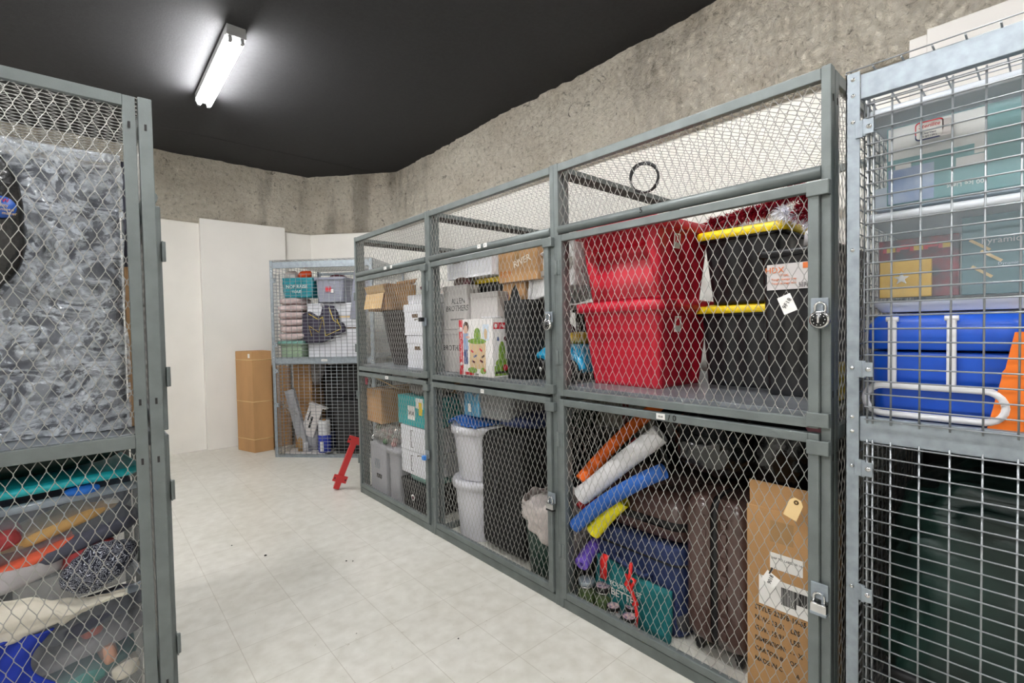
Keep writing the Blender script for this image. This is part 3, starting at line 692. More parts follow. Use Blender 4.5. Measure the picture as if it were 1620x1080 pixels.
part('handle', MB().tube([(-0.305, 0.10, 0.30), (-0.345, 0.08, 0.30), (-0.345, -0.08, 0.27), (-0.305, -0.10, 0.27)], 0.012, 10), 'case_navy', t)
part('zipper', MB().loft([(0, 0, 0.345, 0.3055, 0.2605, 0.07), (0, 0, 0.352, 0.3055, 0.2605, 0.07)], 6), 'zipper', t)
t = thing('suitcase', 'brown hard-shell suitcase lying flat on the navy one', 'suitcase', (2.315, 1.385, 0.427))
part('shell', MB().loft([(0, 0, 0.0, 0.24, 0.22, 0.06), (0, 0, 0.02, 0.28, 0.255, 0.07), (0, 0, 0.075, 0.295, 0.27, 0.08)], 8, cap=(True, False)).loft([(0, 0, 0.115, 0.295, 0.27, 0.08), (0, 0, 0.175, 0.285, 0.262, 0.08), (0, 0, 0.215, 0.26, 0.24, 0.07), (0, 0, 0.228, 0.21, 0.20, 0.06)], 8, cap=(False, True)), 'case_brown', t)
part('zipper', MB().loft([(0, 0, 0.072, 0.293, 0.268, 0.08), (0, 0, 0.085, 0.286, 0.262, 0.08), (0, 0, 0.095, 0.292, 0.267, 0.08), (0, 0, 0.105, 0.286, 0.262, 0.08), (0, 0, 0.118, 0.293, 0.268, 0.08)], 8), 'zipper', t)
part('handle', MB().tube([(-0.29, 0.08, 0.10), (-0.325, 0.06, 0.10), (-0.325, -0.06, 0.10), (-0.29, -0.08, 0.10)], 0.010, 8), 'zipper', t)
t = thing('suitcase', 'tall brown hard-shell suitcase standing upright beside the tall carton', 'suitcase', (2.24, 0.965, 0.0))
for sgn in (-1, 1):
    mb = MB(); sec = []
    for f, q in ((0.016, 1.0), (0.09, 0.995), (0.118, 0.97), (0.135, 0.90), (0.142, 0.8)):
        sec.append((0, 0.0, sgn * f, 0.255 * q, 0.335 * q, 0.07))
    mb.loft(sec if sgn > 0 else sec[::-1], 8); mb.v = [(x, z, y + 0.385) for x, y, z in mb.v]; mb.f = [tuple(reversed(q)) for q in mb.f]
    sp_ = part('half_shell', mb, 'case_brown', t)
    rb = MB()
    for zz in fr(0.14, 0.62, 0.06): rb.box(-0.262, -0.254, sgn * 0.045 - 0.012, sgn * 0.045 + 0.012, zz - 0.020, zz + 0.020)
    part('rib', rb, 'case_brown', sp_, bevel=0.006)
mb = MB().loft([(0, 0, -0.018, 0.250, 0.330, 0.07), (0, 0, 0.018, 0.250, 0.330, 0.07)], 8); mb.v = [(x, z, y + 0.385) for x, y, z in mb.v]
part('zipper', mb, 'zipper', t)
for sx in (-0.20, 0.20):
    for sy in (-0.09, 0.09):
        part('wheel', MB().lathe([(0, -0.012), (0.018, -0.012), (0.022, 0), (0.018, 0.012), (0, 0.012)], 14, (sx, sy, 0.023), axis='y').box(sx - 0.015, sx + 0.015, sy - 0.018, sy + 0.018, 0.03, 0.06), 'black_plastic', t)
# carton with printing
t = carton('cardboard_box', 'tall brown carton with printed shipping text and white labels', 1.885, 2.18, 0.545, 0.785, 0.0, 0.775, taped=False)
part('flap', MB().box(-0.1475, -0.1435, -0.12, 0.108, 0.0, 0.098, tilt=(0, math.radians(-4), 0)).shift((0.0, 0, 0.775)), 'cardboard', t)
part('tape_patch', MB().box(-0.1484, -0.1478, -0.045, 0.035, 0.655, 0.735), 'tape', t)
part('shipping_label', MB().box(-0.1488, -0.148, -0.075, 0.035, 0.555, 0.615), 'paper', t)
part('shipping_label', MB().box(-0.1488, -0.148, -0.110, 0.075, 0.405, 0.515), 'paper', t)
bc = MB()
for k in range(26):
    y = -0.005 - k * 0.0036; wd = 0.0009 + 0.0011 * rnd.random(); bc.box(-0.1494, -0.1488, y - wd, y + wd, 0.43 + (0.02 if k > 13 else 0), 0.495)
part('barcode', bc, 'ink', t)
bx_ = 1.885 - 0.0008
for k, (s, y, sz) in enumerate((('STYLE: 22378-19-65', 0.755, 0.026), ('N.W.: 13.01   LBS', 0.755, 0.026), ('G.W.: 15.91   LBS', 0.755, 0.026), ('DIMENSION:  - -  X', 0.755, 0.024), ('CARTON #    OF', 0.755, 0.024), ('MADE IN C        A', 0.755, 0.024))):
    text(s, sz, (bx_, y, 0.385 - k * 0.040), AISLE, 'ink', t, align='LEFT', sx=0.82, bold=0.0002)
text('SHIP TO  LABEL 00 14', 0.011, (1.885 - 0.0015, 0.645, 0.595), AISLE, 'ink', t)
mat('manila', '#ddc08c', 0.7)
t = thing('hang_tag', 'manila tag with a reinforced hole hanging on the lower near door', 'tag', (1.795, 0.603, 0.795))
tg = MB(); tg.add([(0, -0.022, 0), (0, 0.022, 0), (0, 0.022, 0.06), (0, 0.010, 0.075), (0, -0.010, 0.075), (0, -0.022, 0.06)], [(0, 1, 2, 3, 4, 5)])
o = part('card', tg, 'manila', t, solid=0.001); o.rotation_euler = (math.radians(20), 0, 0)
part('eyelet', MB().lathe([(0.003, -0.001), (0.008, -0.001), (0.008, 0.001)], 14, (-0.0008, -0.021, 0.058), axis='x'), 'handle_hole', t)
t = thing('hang_tag', 'white tag with a handwritten number tied to the mesh in front of the carton', 'tag', (1.795, 0.665, 0.555))
part('card', MB().box(-0.001, 0.001, -0.024, 0.024, -0.022, 0.022, tilt=(math.radians(28), 0, 0)), 'paper', t)
part('string', MB().tube([(0, 0.004, 0.02), (0.003, -0.004, 0.042)], 0.003, 6), 'ink', t)
text('9018', 0.018, (1.7935, 0.665, 0.555), AISLE, 'ink', t, spin=math.radians(72))
# black bags and bags of clothes at the back
def bag(label, c, r, seed, m='trash_bag', amp=0.22, freq=5.0, name='garbage_bag', cat='bag', flat=None, p=2.4, crease=0.12, nu=56, nv=36, group=None):
    return solo(name, MB().blob(c, r, p=p, nu=nu, nv=nv, amp=amp, freq=freq, seed=seed, flat=flat, crease=crease), m, label, cat, group)
t = tote('storage_tote', 'black plastic tote on the floor at the back behind the suitcases', 2.80, 1.0, 0.0, 0.60, 0.17, 0.40, 0.19, 0.43, 0.04, 'tote_black', 'tote_black', rib)
bag('shiny black garbage bag heaped on top beside the tall carton', (2.42, 0.80, 0.90), (0.26, 0.22, 0.20), 1)
bag('large black garbage bag behind the pool noodles on the back tote', (2.72, 1.28, 0.83), (0.26, 0.33, 0.22), 2)
mat('pink_cloth', '#b87a88', 0.8)
bag('bit of pink cloth sticking out of the black garbage bags', (2.25, 0.665, 1.03), (0.03, 0.035, 0.045), 5, 'pink_cloth', name='cloth', cat='cloth', nu=16, nv=10)
bag('black garbage bag lying on the suitcases at the far ends of the pool noodles', (2.16, 1.03, 0.92), (0.20, 0.17, 0.145), 14)
bag('black garbage bag squeezed in behind the tall carton', (2.36, 0.72, 0.40), (0.20, 0.13, 0.40), 9)
# teal shopping bag, red straps, jars
mat('teal_fabric', '#0f6f72', 0.7, 0, var=0.15, vscale=20); mat('strap_red', '#d8201c', 0.5)
t = thing('shopping_bag', 'teal reusable shopping bag with white lettering leaning on the navy suitcase', 'bag', (1.965, 1.375, 0.0))
def teal(u, v):
    return (0.012 * math.sin(v * 3 + u * 5) + v * 0.02 - 0.01, -0.215 + 0.43 * u, 0.27 * v * (1 - 0.12 * (1 - u)))
part('body', MB().grid(teal, 14, 8), 'teal_fabric', t, solid=0.02)
text('YOUR MOST', 0.034, (1.937, 1.39, 0.175), AISLE, 'paper', t); text('BETTER', 0.050, (1.935, 1.39, 0.135), AISLE, 'paper', t)
def strap(label, pts, wdt=0.012, name='luggage_strap'):
    mb = MB(); P = [Vector(p) for p in pts]; vs = []
    for p in P: vs += [p + Vector((0, -wdt, 0)), p + Vector((0, wdt, 0))]
    mb.add(vs, [(2 * i, 2 * i + 1, 2 * i + 3, 2 * i + 2) for i in range(len(P) - 1)], True)
    return solo(name, mb, 'strap_red', label, 'strap', solid=0.003)
strap('flat red luggage tag hanging from the navy suitcase handle', [(1.935, 1.50, 0.31), (1.92, 1.505, 0.29), (1.915, 1.505, 0.19)], 0.021, 'luggage_tag')
t = thing('luggage_strap', 'knotted red strap hanging from the navy suitcase to the floor', 'strap', (1.92, 1.31, 0.0))
part('loop', MB().tube([(0.0, 0.03, 0.33), (-0.01, 0.03, 0.27), (-0.012, 0.055, 0.22), (-0.012, 0.03, 0.20), (-0.014, 0.0, 0.26), (-0.012, 0.05, 0.27), (-0.014, 0.01, 0.18), (-0.016, -0.012, 0.15), (-0.014, 0.012, 0.14)], 0.009, 8), 'strap_red', t)
part('tail', MB().tube([(-0.014, 0.0, 0.16), (-0.016, -0.01, 0.10), (-0.03, -0.012, 0.04), (-0.045, -0.03, 0.008)], 0.008, 8), 'strap_red', t)
mat('glass_green', '#5a6a4a', 0.08, 0, alpha=0.55, spec=0.7); mat('glass_clear', '#c8d0d4', 0.08, 0, alpha=0.3, spec=0.8); mat('lid_print', '#c8a9a4', 0.4, 0, col2='#3a3f70', vscale=60); mat('herb_green', '#6c8a34', 0.8, 0, col2='#3c5420', vscale=60)
def jar(label, x, y, r, h, gl, fill, lidm='dial_black', top='lid_print', name='jar'):
    t = thing(name, label, 'jar', (x, y, 0.0))
    part('glass', MB().lathe([(0, 0.0), (r * 0.92, 0), (r, 0.008), (r, h * 0.72), (r * 0.82, h * 0.82), (r * 0.82, h * 0.9)], 28), gl, t)
    part('filling', MB().lathe([(0, 0.004), (r * 0.9, 0.004), (r * 0.9, h * 0.6), (0, h * 0.62)], 20), fill, t)
    part('lid', MB().lathe([(r * 0.86, h * 0.8), (r * 0.93, h * 0.81), (r * 0.93, h * 0.98), (r * 0.86, h), (0, h)], 28), lidm, t)
    if top: part('lid_sticker', MB().lathe([(r * 0.8, h + 0.0006), (0, h + 0.0008)], 28), top, t, label='round printed sticker on the lid')
    part('lid_ring', MB().lathe([(r * 0.94, h * 0.80), (r * 0.965, h * 0.81), (r * 0.965, h * 0.84), (r * 0.94, h * 0.85)], 28), 'chrome', t)
    return t
jar('large olive glass jar with a grey rim, nearest the latch side hinge post', 1.905, 1.605, 0.046, 0.155, 'glass_green', 'herb_green', 'galvanized', None)
jar('dark jar with a green label and black lid behind the small lidded jars', 1.925, 1.515, 0.043, 0.150, 'glass_green', 'herb_green', 'dial_black', 'lid_print')
jar('small black-lidded jar with a printed lid, leftmost of the small three', 1.893, 1.428, 0.036, 0.095, 'glass_clear', 'label_grey')
jar('small black-lidded jar with a brownish lid sticker, rearmost of the small three', 1.952, 1.362, 0.036, 0.095, 'glass_clear', 'label_grey')
jar('small black-lidded jar with a pale lid sticker, nearest the door of the small three', 1.876, 1.325, 0.037, 0.095, 'glass_clear', 'label_grey')
mat('caster_dark', '#1b1b1d', 0.25)
mat('grey_cloth', '#4c4c50', 0.8)
bag('grey rumpled cloth bag between the teal bag and the standing suitcase', (2.12, 1.155, 0.08), (0.10, 0.04, 0.08), 11, 'grey_cloth', name='cloth_bag', cat='bag', flat=0.0, nu=24, nv=14)
# ================================================================ middle bay, upper shelf
mat('gift_grey', '#b9b5b2', 0.6, 0, var=0.05, vscale=5); mat('gift_ink', '#3c3a38', 0.6)
def gift(label, x0, x1, y0, y1, z0, z1, lines, cat='gift box'):
    t = thing('gift_box', label, cat, ((x0 + x1) / 2, (y0 + y1) / 2, z0)); hx, hy, h = (x1 - x0) / 2, (y1 - y0) / 2, z1 - z0
    part('body', MB().box(-hx + 0.003, hx - 0.003, -hy + 0.003, hy - 0.003, 0, h - 0.02), 'gift_grey', t, bevel=0.002)
    part('lid', MB().box(-hx, hx, -hy, hy, h - 0.035, h), 'gift_grey', t, bevel=0.003)
    for s, sz, y, z, al in lines: text(s, sz, (x0 + 0.0018, y, z), AISLE, 'gift_ink', t, align=al)
    return t
gift('grey box printed Allen Brothers, on top at the hinge side of the middle bay', 1.92, 2.03, 2.63, 2.915, 1.463, 1.765, [('ALLEN', 0.055, 2.73, 1.655, 'CENTER'), ('BROTHERS', 0.055, 2.745, 1.605, 'CENTER'), ('PURVEYORS OF FINE MEAT', 0.014, 2.745, 1.53, 'CENTER')])
gift('grey box with dark lettering under the Allen Brothers box', 1.92, 2.05, 2.63, 2.915, SZ, 1.460, [('BROTHERS', 0.055, 2.79, 1.33, 'CENTER')])
gift('grey box standing behind the toy box, beside the Allen Brothers box', 1.94, 2.04, 2.33, 2.62, SZ, 1.70, [])
mat('dark_maroon', '#5a1c2a', 0.8, 0, var=0.4, vscale=50); mat('brown_knit', '#4c3a34', 0.9, 0, var=0.3, vscale=60, bump=0.4, bscale=90)
bag('rumpled brown knitted cap on the top grey box', (1.98, 2.74, 1.79), (0.045, 0.09, 0.035), 21, 'brown_knit', name='knit_cap', cat='cap', flat=1.765, nu=30, nv=16)
bag('small dark red cloth beside the brown cap on the grey box', (1.95, 2.66, 1.778), (0.02, 0.035, 0.018), 22, 'dark_maroon', name='cloth', cat='cloth', flat=1.765, nu=20, nv=12)
# toy box
TX0, TX1, TY0, TY1, TZ = 1.842, 1.915, 2.265, 2.615, 1.525
mat('toy_white', '#e8e4e2', 0.45); mat('toy_red', '#c81f2e', 0.45); mat('toy_wood', '#d2b58c', 0.5); mat('toy_green', '#8fae3c', 0.5, 0, col2='#5e8a34', vscale=40); mat('skin_print', '#dcb098', 0.5); mat('shirt_print', '#8fa6c8', 0.5); mat('trouser_print', '#4a5a86', 0.5); mat('hair_print', '#4a3428', 0.6); mat('sky_print', '#cdd9e6', 0.5)
t = thing('toy_box', 'white and red printed toy box with a wooden activity cube picture', 'toy box', ((TX0 + 1.99) / 2, (TY0 + TY1) / 2, SZ))
part('body', MB().box(TX0, 1.99, TY0, TY1, SZ, TZ), 'toy_white', t, world=True, bevel=0.002)
def fx(name, m, y0, y1, z0, z1, x=TX0, th=0.0008, world=True):
    return part(name, MB().box(x - th, x, y0, y1, z0, z1), m, t, world=True)
fx('red_band', 'toy_red', 2.572, 2.612, SZ + 0.002, TZ - 0.002)
for z, r in ((1.46, 0.017), (1.235, 0.012), (1.21, 0.0)):
    if r: part('emblem', MB().lathe([(0, 0), (r, 0), (r, 0.0006), (0, 0.0006)], 16, (TX0 - 0.0014, 2.592, z), axis='x'), 'toy_white', t, world=True)
text('Wooden Activity Cube', 0.018, (TX0 - 0.0012, 2.592, 1.35), AISLE, 'toy_white', t, spin=PI / 2)
# printed child: head, hair, shirt, trousers (flat print)
def disc(name, m, y, z, ry, rz, off):
    mb = MB(); mb.lathe([(0, 0), (1, 0)], 20, (0, 0, 0), axis='x'); mb.v = [(TX0 - off, y + a * ry, z + b * rz) for _, a, b in mb.v]; return part(name, mb, m, t, world=True)
disc('print_hair', 'hair_print', 2.535, 1.475, 0.030, 0.036, 0.0010); disc('print_face', 'skin_print', 2.537, 1.460, 0.021, 0.027, 0.0014)
fx('print_shirt', 'shirt_print', 2.515, 2.565, 1.33, 1.435, th=0.0010); fx('print_trousers', 'trouser_print', 2.52, 2.562, 1.235, 1.33, th=0.0010)
disc('print_arm', 'skin_print', 2.515, 1.41, 0.022, 0.008, 0.0016)
fx('print_cube', 'toy_wood', 2.335, 2.50, 1.21, 1.375, th=0.0010)
disc('print_leaves', 'toy_green', 2.42, 1.385, 0.095, 0.018, 0.0016); disc('print_leaves', 'toy_green', 2.415, 1.42, 0.035, 0.05, 0.0018); disc('print_leaves', 'toy_green', 2.47, 1.20, 0.05, 0.018, 0.0018); disc('print_leaves', 'toy_green', 2.36, 1.20, 0.03, 0.02, 0.0018)
for (y, z, a, m) in ((2.47, 1.32, 0.4, 'toy_red'), (2.44, 1.29, -0.4, 'trouser_print'), (2.46, 1.255, 0.3, 'dark_maroon'), (2.38, 1.33, 0.5, 'toy_red'), (2.36, 1.29, -0.5, 'hair_print'), (2.375, 1.26, 0.4, 'dark_maroon')):
    part('print_peg', MB().box(TX0 - 0.0022, TX0 - 0.0012, y - 0.016, y + 0.016, z - 0.006, z + 0.006, tilt=(a, 0, 0)), m, t, world=True)
disc('print_apple', 'toy_red', 2.345, 1.205, 0.010, 0.010, 0.0022)
fx('print_window', 'sky_print', 2.30, 2.36, 1.39, 1.49, th=0.0010); disc('print_toy', 'toy_wood', 2.33, 1.43, 0.016, 0.034, 0.0016)
fx('print_strip', 'toy_red', 2.46, 2.555, SZ + 0.004, SZ + 0.022, th=0.0012)
text('12m+', 0.02, (TX0 - 0.001, 2.43, SZ + 0.013), AISLE, 'ink', t)
for (x0, x1, z0, z1, m) in ((1.85, 1.98, 1.46, 1.50, 'toy_red'), (1.855, 1.975, SZ + 0.01, 1.235, 'toy_green'), (1.86, 1.97, 1.185, 1.20, 'toy_wood')):
    part('side_print', MB().box(x0, x1, TY0 - 0.0008, TY0, z0, z1), m, t, world=True)
sd = MB(); sd.lathe([(0, 0), (1, 0)], 20, (0, 0, 0), axis='y'); sv = list(sd.v)
for x, z, rx, rz, m, o in ((1.915, 1.30, 0.028, 0.085, 'toy_green', 0.0012), (1.915, 1.25, 0.052, 0.03, 'toy_green', 0.0016), (1.885, 1.40, 0.010, 0.014, 'trouser_print', 0.0012), (1.945, 1.40, 0.014, 0.014, 'dark_maroon', 0.0012), (1.94, 1.22, 0.02, 0.02, 'toy_red', 0.002), (1.868, 1.48, 0.012, 0.014, 'toy_white', 0.0018)):
    q = MB(); q.v = [(x + a * rx, TY0 - o, z + b * rz) for a, _, b in sv]; q.f = list(sd.f); q.sm = list(sd.sm); part('side_print', q, m, t, world=True)
text('Hape', 0.03, (1.935, TY0 - 0.0014, 1.48), NEAR, 'toy_white', t)
solo('paper_plate', MB().lathe([(0, 0), (0.05, 0.0), (0.07, 0.012), (0.066, 0.012), (0.048, 0.003), (0, 0.003)], 24, (1.918, 2.36, TZ + 0.001)), 'white_plastic', 'small white bowl lid lying on the toy box', 'lid')
t = tote('storage_tote', 'black tote with yellow lid under the two white file boxes', 2.36, 2.655, SZ, 0.638, 0.28, 0.20, 0.30, 0.225, 0.03, 'tote_black', 'yellow_plastic', rib, lid_th=0.03)
file_box('white file box with a handle hole, over the grey gift boxes', 1.95, 2.40, 2.665, 2.91, 1.812, 2.01)
file_box('white file box with a handle hole, beside the cardboard box marked FOY', 1.95, 2.40, 2.395, 2.66, 1.812, 2.015)
mat('marker_orange', '#c2742c', 0.8); mat('marker_white', '#e6dccb', 0.8); mat('marker_purple', '#6b4a78', 0.8)
t = carton('cardboard_box', 'brown cardboard box with white and orange marker writing near the top', 2.0, 2.16, 2.03, 2.385, 1.752, 1.955)
text('FOY', 0.06, (1.9985, 2.31, 1.80), AISLE, 'marker_orange', t, spin=0.0); text('RIVER', 0.06, (1.998, 2.16, 1.87), AISLE, 'marker_white', t, spin=0.25)
t = carton('cardboard_box', 'small brown cardboard box marked LO in purple beneath the written one', 2.03, 2.25, 2.17, 2.38, 1.582, 1.749); text('LOS', 0.065, (2.0285, 2.28, 1.655), AISLE, 'marker_purple', t)
carton('cardboard_box', 'plain brown cardboard box beneath the one marked LO', 2.05, 2.28, 2.20, 2.38, SZ, 1.579)
mat('shell_white', '#e2e1e0', 0.3, 0); mat('shell_band', '#9c968e', 0.5)
def wshell(z0, k, off=0.0):
    mb = MB(); P = [(2.155, 1.615), (2.14, 1.70), (2.125, 1.80), (2.09, 1.865), (2.03, 1.905), (1.93, 1.94), (1.84, 1.963), (1.765, 1.975), (1.765, 1.70), (1.93, 1.665), (2.05, 1.635)]
    for x in (2.02 - off, 2.06 - off * 1.0, 2.45):
        pass
    n = len(P); cy = sum(p[0] for p in P) / n; cz = sum(p[1] for p in P) / n; vs = []
    for x, s in ((2.05, 0.86), (2.02, 0.96), (2.02, 1.0) if False else (2.035, 1.0), (2.45, 1.0), (2.48, 0.9)):
        for y, z in P: vs.append((x, cy + (y - cy) * s, cz + (z - cz) * s))
    fs = [(j * n + i, j * n + (i + 1) % n, (j + 1) * n + (i + 1) % n, (j + 1) * n + i) for j in range(4) for i in range(n)]
    mb.add(vs, fs, True); mb.f += [tuple(range(n)), tuple(reversed(range(4 * n, 5 * n)))]; mb.sm += [False, False]
    return mb
t = thing('plastic_shell', 'white rounded plastic shell with a grey band beside the black bag', 'plastic shell', (2.2, 1.95, 1.60))
part('shell', wshell(0, 0), 'shell_white', t, world=True, bevel=0.012, seg=3)
part('band', MB().box(-0.17, -0.160, -0.18, 0.185, 0.185, 0.215, tilt=(math.radians(-14), 0, 0)), 'shell_band', t)
t = tote('storage_bin', 'grey lidded bin under the white plastic shell at the back', 2.62, 1.95, SZ, 0.44, 0.18, 0.17, 0.20, 0.18, 0.04, 'tote_black', 'label_grey', cat='storage bin')
t = thing('shopping_bag', 'black open shopping bag with a pointed flap beside the blue toy car', 'bag', (1.98, 2.11, SZ))
part('body', shell(0, 0, 0, 0.465, 0.085, 0.085, 0.10, 0.10, 0.02, lambda x, y, v, n: 0.006 * noise.noise(Vector((x * 2, y * 2, v * 6)))), 'black_fabric', t)
fl = MB(); fl.add([(-0.06, 0.09, 0.44), (-0.06, -0.03, 0.44), (-0.055, 0.0, 0.50), (-0.05, 0.035, 0.56), (-0.055, 0.06, 0.53)], [(0, 1, 2, 3, 4)])
part('flap', fl, 'black_fabric', t, solid=0.006)
part('pocket', MB().box(-0.104, -0.092, -0.06, 0.06, 0.10, 0.27), 'black_fabric', t, bevel=0.006)
mat('car_blue', '#1fa3d2', 0.28, 0, coat=0.5)
t = thing('toy_car', 'bright blue ride-on toy car with black wheels behind the middle latch post', 'toy car', (2.15, 1.88, SZ))
bm_ = MB(); bm_.loft([(0, 0, 0.05, 0.16, 0.165, 0.05), (0, 0, 0.12, 0.17, 0.172, 0.06), (0, 0, 0.17, 0.165, 0.15, 0.06), (0, 0, 0.20, 0.14, 0.10, 0.05), (0, 0, 0.205, 0.11, 0.07, 0.04)], 8)
part('body', bm_, 'car_blue', t)
for sx in (-0.155, 0.155):
    for sy in (-0.11, 0.11):
        wl = part('wheel', MB().lathe([(0.0, -0.026), (0.045, -0.026), (0.062, -0.018), (0.062, 0.018), (0.045, 0.026), (0, 0.026)], 26, (sx, sy, 0.062), axis='x'), 'dial_black', t)
        part('hub', MB().lathe([(0.0, -0.030), (0.012, -0.030), (0.016, -0.026)], 12, (sx - 0.002, sy, 0.062), axis='x'), 'chrome', wl)
        part('fender', MB().tube([(sx, sy + 0.082 * math.cos(a), 0.062 + 0.082 * math.sin(a)) for a in fr(0.1, PI - 0.1, 0.25)], 0.021, 8), 'car_blue', t)
part('windscreen', MB().box(-0.05, 0.05, 0.03, 0.035, 0.2, 0.26, tilt=(0.4, 0, 0)), 'glass_clear' if 'glass_clear' in MC else 'chrome', t)
mat('toy_yellow', '#d6b23a', 0.6, 0, bump=0.3, bscale=80)
bag('yellowish soft toy lying on the blue toy car', (2.14, 1.84, SZ + 0.235), (0.07, 0.07, 0.035), 31, 'toy_yellow', name='soft_toy', cat='soft toy', nu=24, nv=14)
bag('dark red rumpled cloth behind the blue toy car', (2.22, 2.0, SZ + 0.25), (0.05, 0.05, 0.07), 32, 'dark_maroon', name='cloth', cat='cloth', nu=20, nv=12)
# ================================================================ middle bay, floor
mat('bin_white', '#d9d8de', 0.45, 0, var=0.03); mat('cloth_blue', '#1f6fd0', 0.7, 0, bump=0.3, bscale=60)
def round_bin(label, cx, cy, z0, h, rb, rt):
    t = thing('lidded_bin', label, 'bin', (cx, cy, z0), group=None)
    part('body', MB().lathe([(0, 0), (rb, 0), (rb + 0.002, 0.01), (rt, h - 0.03)], 40, sx=1.0, sy=1.08), 'bin_white', t)
    part('rim', MB().lathe([(rt, h - 0.055), (rt + 0.018, h - 0.052), (rt + 0.020, h - 0.012), (rt + 0.012, h), (rt - 0.02, h - 0.002), (0, h - 0.006)], 40, sx=1.0, sy=1.08), 'bin_white', t)
    return t
round_bin('round white lidded bin on the floor, lower of the two', 2.07, 2.715, 0.0, 0.415, 0.14, 0.172)
round_bin('round white lidded bin with a blue cloth on it, upper of the two', 2.07, 2.715, 0.417, 0.375, 0.14, 0.175)
def bl(u, v):
    x, y = 1.92 + 0.30 * u, 2.57 + 0.31 * v
    return (x, y, 0.797 + 0.035 * max(0, math.sin(u * PI) * math.sin(v * PI)) + 0.022 * abs(noise.noise(Vector((u * 3, v * 4, 3)))) + 0.035 * max(0, 1 - abs(v - 0.75) * 4) * (1 - u))
cloth('folded_cloth', 'bright blue folded cloth lying on the upper white bin', 'cloth', bl, 24, 24, 'cloth_blue', 0.012)
t = thing('suitcase', 'large black fabric suitcase standing in the middle of the lower middle bay', 'suitcase', (2.24, 2.345, 0.0))
mb = MB(); mb.loft([(0, 0, -0.195, 0.27, 0.36, 0.05), (0, 0, -0.175, 0.295, 0.385, 0.08), (0, 0, 0.175, 0.295, 0.385, 0.08), (0, 0, 0.195, 0.27, 0.36, 0.05)], 8); mb.v = [(x, z, y + 0.40) for x, y, z in mb.v]; mb.f = [tuple(reversed(q)) for q in mb.f]
part('body', mb, 'black_fabric', t)
part('handle', MB().tube([(-0.29, 0.0, 0.50), (-0.33, 0.0, 0.48), (-0.33, 0.0, 0.34), (-0.29, 0.0, 0.32)], 0.011, 8), 'zipper', t)
part('top_handle', MB().tube([(-0.08, 0, 0.78), (-0.07, 0, 0.815), (0.07, 0, 0.815), (0.08, 0, 0.78)], 0.010, 8), 'zipper', t)
t = thing('bag_lined_bin', 'dark green round bin lined with a crumpled whitish plastic bag', 'bin', (2.03, 1.935, 0.0))
mat('bin_green', '#1f3f34', 0.5); mat('liner', '#c6bcb8', 0.35, 0, bump=0.8, bscale=22, var=0.15, vscale=12)
part('body', MB().lathe([(0, 0), (0.15, 0), (0.185, 0.42)], 32), 'bin_green', t)
def lin_(u, v):
    a = 2 * PI * u; r = 0.194 + 0.012 * noise.noise(Vector((math.cos(a) * 4, math.sin(a) * 4, v * 5))) + 0.012 * math.sin(a * 14 + v * 3) * v
    drop = 0.30 * (0.55 + 0.45 * math.sin(a + 2.6)) + 0.05
    return (r * math.cos(a), r * math.sin(a), 0.465 - drop * v) if v > 0 else ((r - 0.01) * math.cos(a), (r - 0.01) * math.sin(a), 0.475 + 0.012 * math.sin(a * 9))
part('liner', MB().grid(lin_, 70, 14), 'liner', t, solid=0.003)
part('contents', MB().blob((0, 0, 0.41), (0.18, 0.18, 0.05), amp=0.3, freq=12, nu=24, nv=10), 'liner', t)
t = tote('storage_bin', 'dark green tall storage bin at the back of the lower middle bay', 2.76, 2.60, 0.0, 0.84, 0.15, 0.26, 0.17, 0.275, 0.04, 'bin_green', 'bin_green', rib, cat='storage bin')
mat('wrap_film', '#9aa0a4', 0.12, 0, alpha=0.5, bump=0.9, bscale=18, spec=0.9); mat('wrap_blue', '#4f95b8', 0.5, 0, var=0.1); mat('wrap_inner', '#7d7774', 0.7, 0, var=0.3, vscale=18)
t = thing('wrapped_bundle', 'plastic-wrapped bundle with a light blue band under the middle shelf', 'bundle', (2.30, 2.55, 0.865))
part('contents', shell(0, 0, 0.0, 0.195, 0.30, 0.24, 0.33, 0.30, 0.03), 'wrap_inner', t)
part('blue_band', MB().box(-0.338, -0.318, 0.02, 0.19, 0.0, 0.195), 'wrap_blue', t, bevel=0.004, label='light blue band')
part('film', shell(0, 0, -0.003, 0.203, 0.315, 0.25, 0.345, 0.31, 0.03, lambda x, y, v, n: 0.008 * noise.noise(Vector((x * 6, y * 6, v * 4))), m=120, k=16), 'wrap_film', t)
part('barcode', MB().box(-0.3485, -0.3475, 0.10, 0.13, 0.03, 0.085), 'paper', t)
mat('speckled_stone', '#b9b4a6', 0.8, 0, col2='#55523c', vscale=11); mat('red_brown', '#6e1f1a', 0.7)
t = thing('framed_board', 'speckled grey board with a dark red edge strip leaning at the back behind the noodles', 'board', (2.90, 2.06, 0.715))
part('board', MB().box(-0.01, 0.01, -0.30, 0.30, 0.0, 0.36), 'speckled_stone', t); part('edge_strip', MB().box(-0.02, -0.01, -0.04, 0.01, 0.0, 0.36), 'red_brown', t)
t = tote('storage_tote', 'black closed tote at the back under the speckled board', 2.80, 2.04, 0.0, 0.69, 0.12, 0.25, 0.14, 0.26, 0.03, 'tote_black', 'tote_black', rib)
bag('navy blue bundle on top of the large black suitcase', (2.22, 2.33, 0.86), (0.22, 0.16, 0.055), 41, 'case_navy', name='cloth_bundle', cat='bundle', nu=30, nv=16)
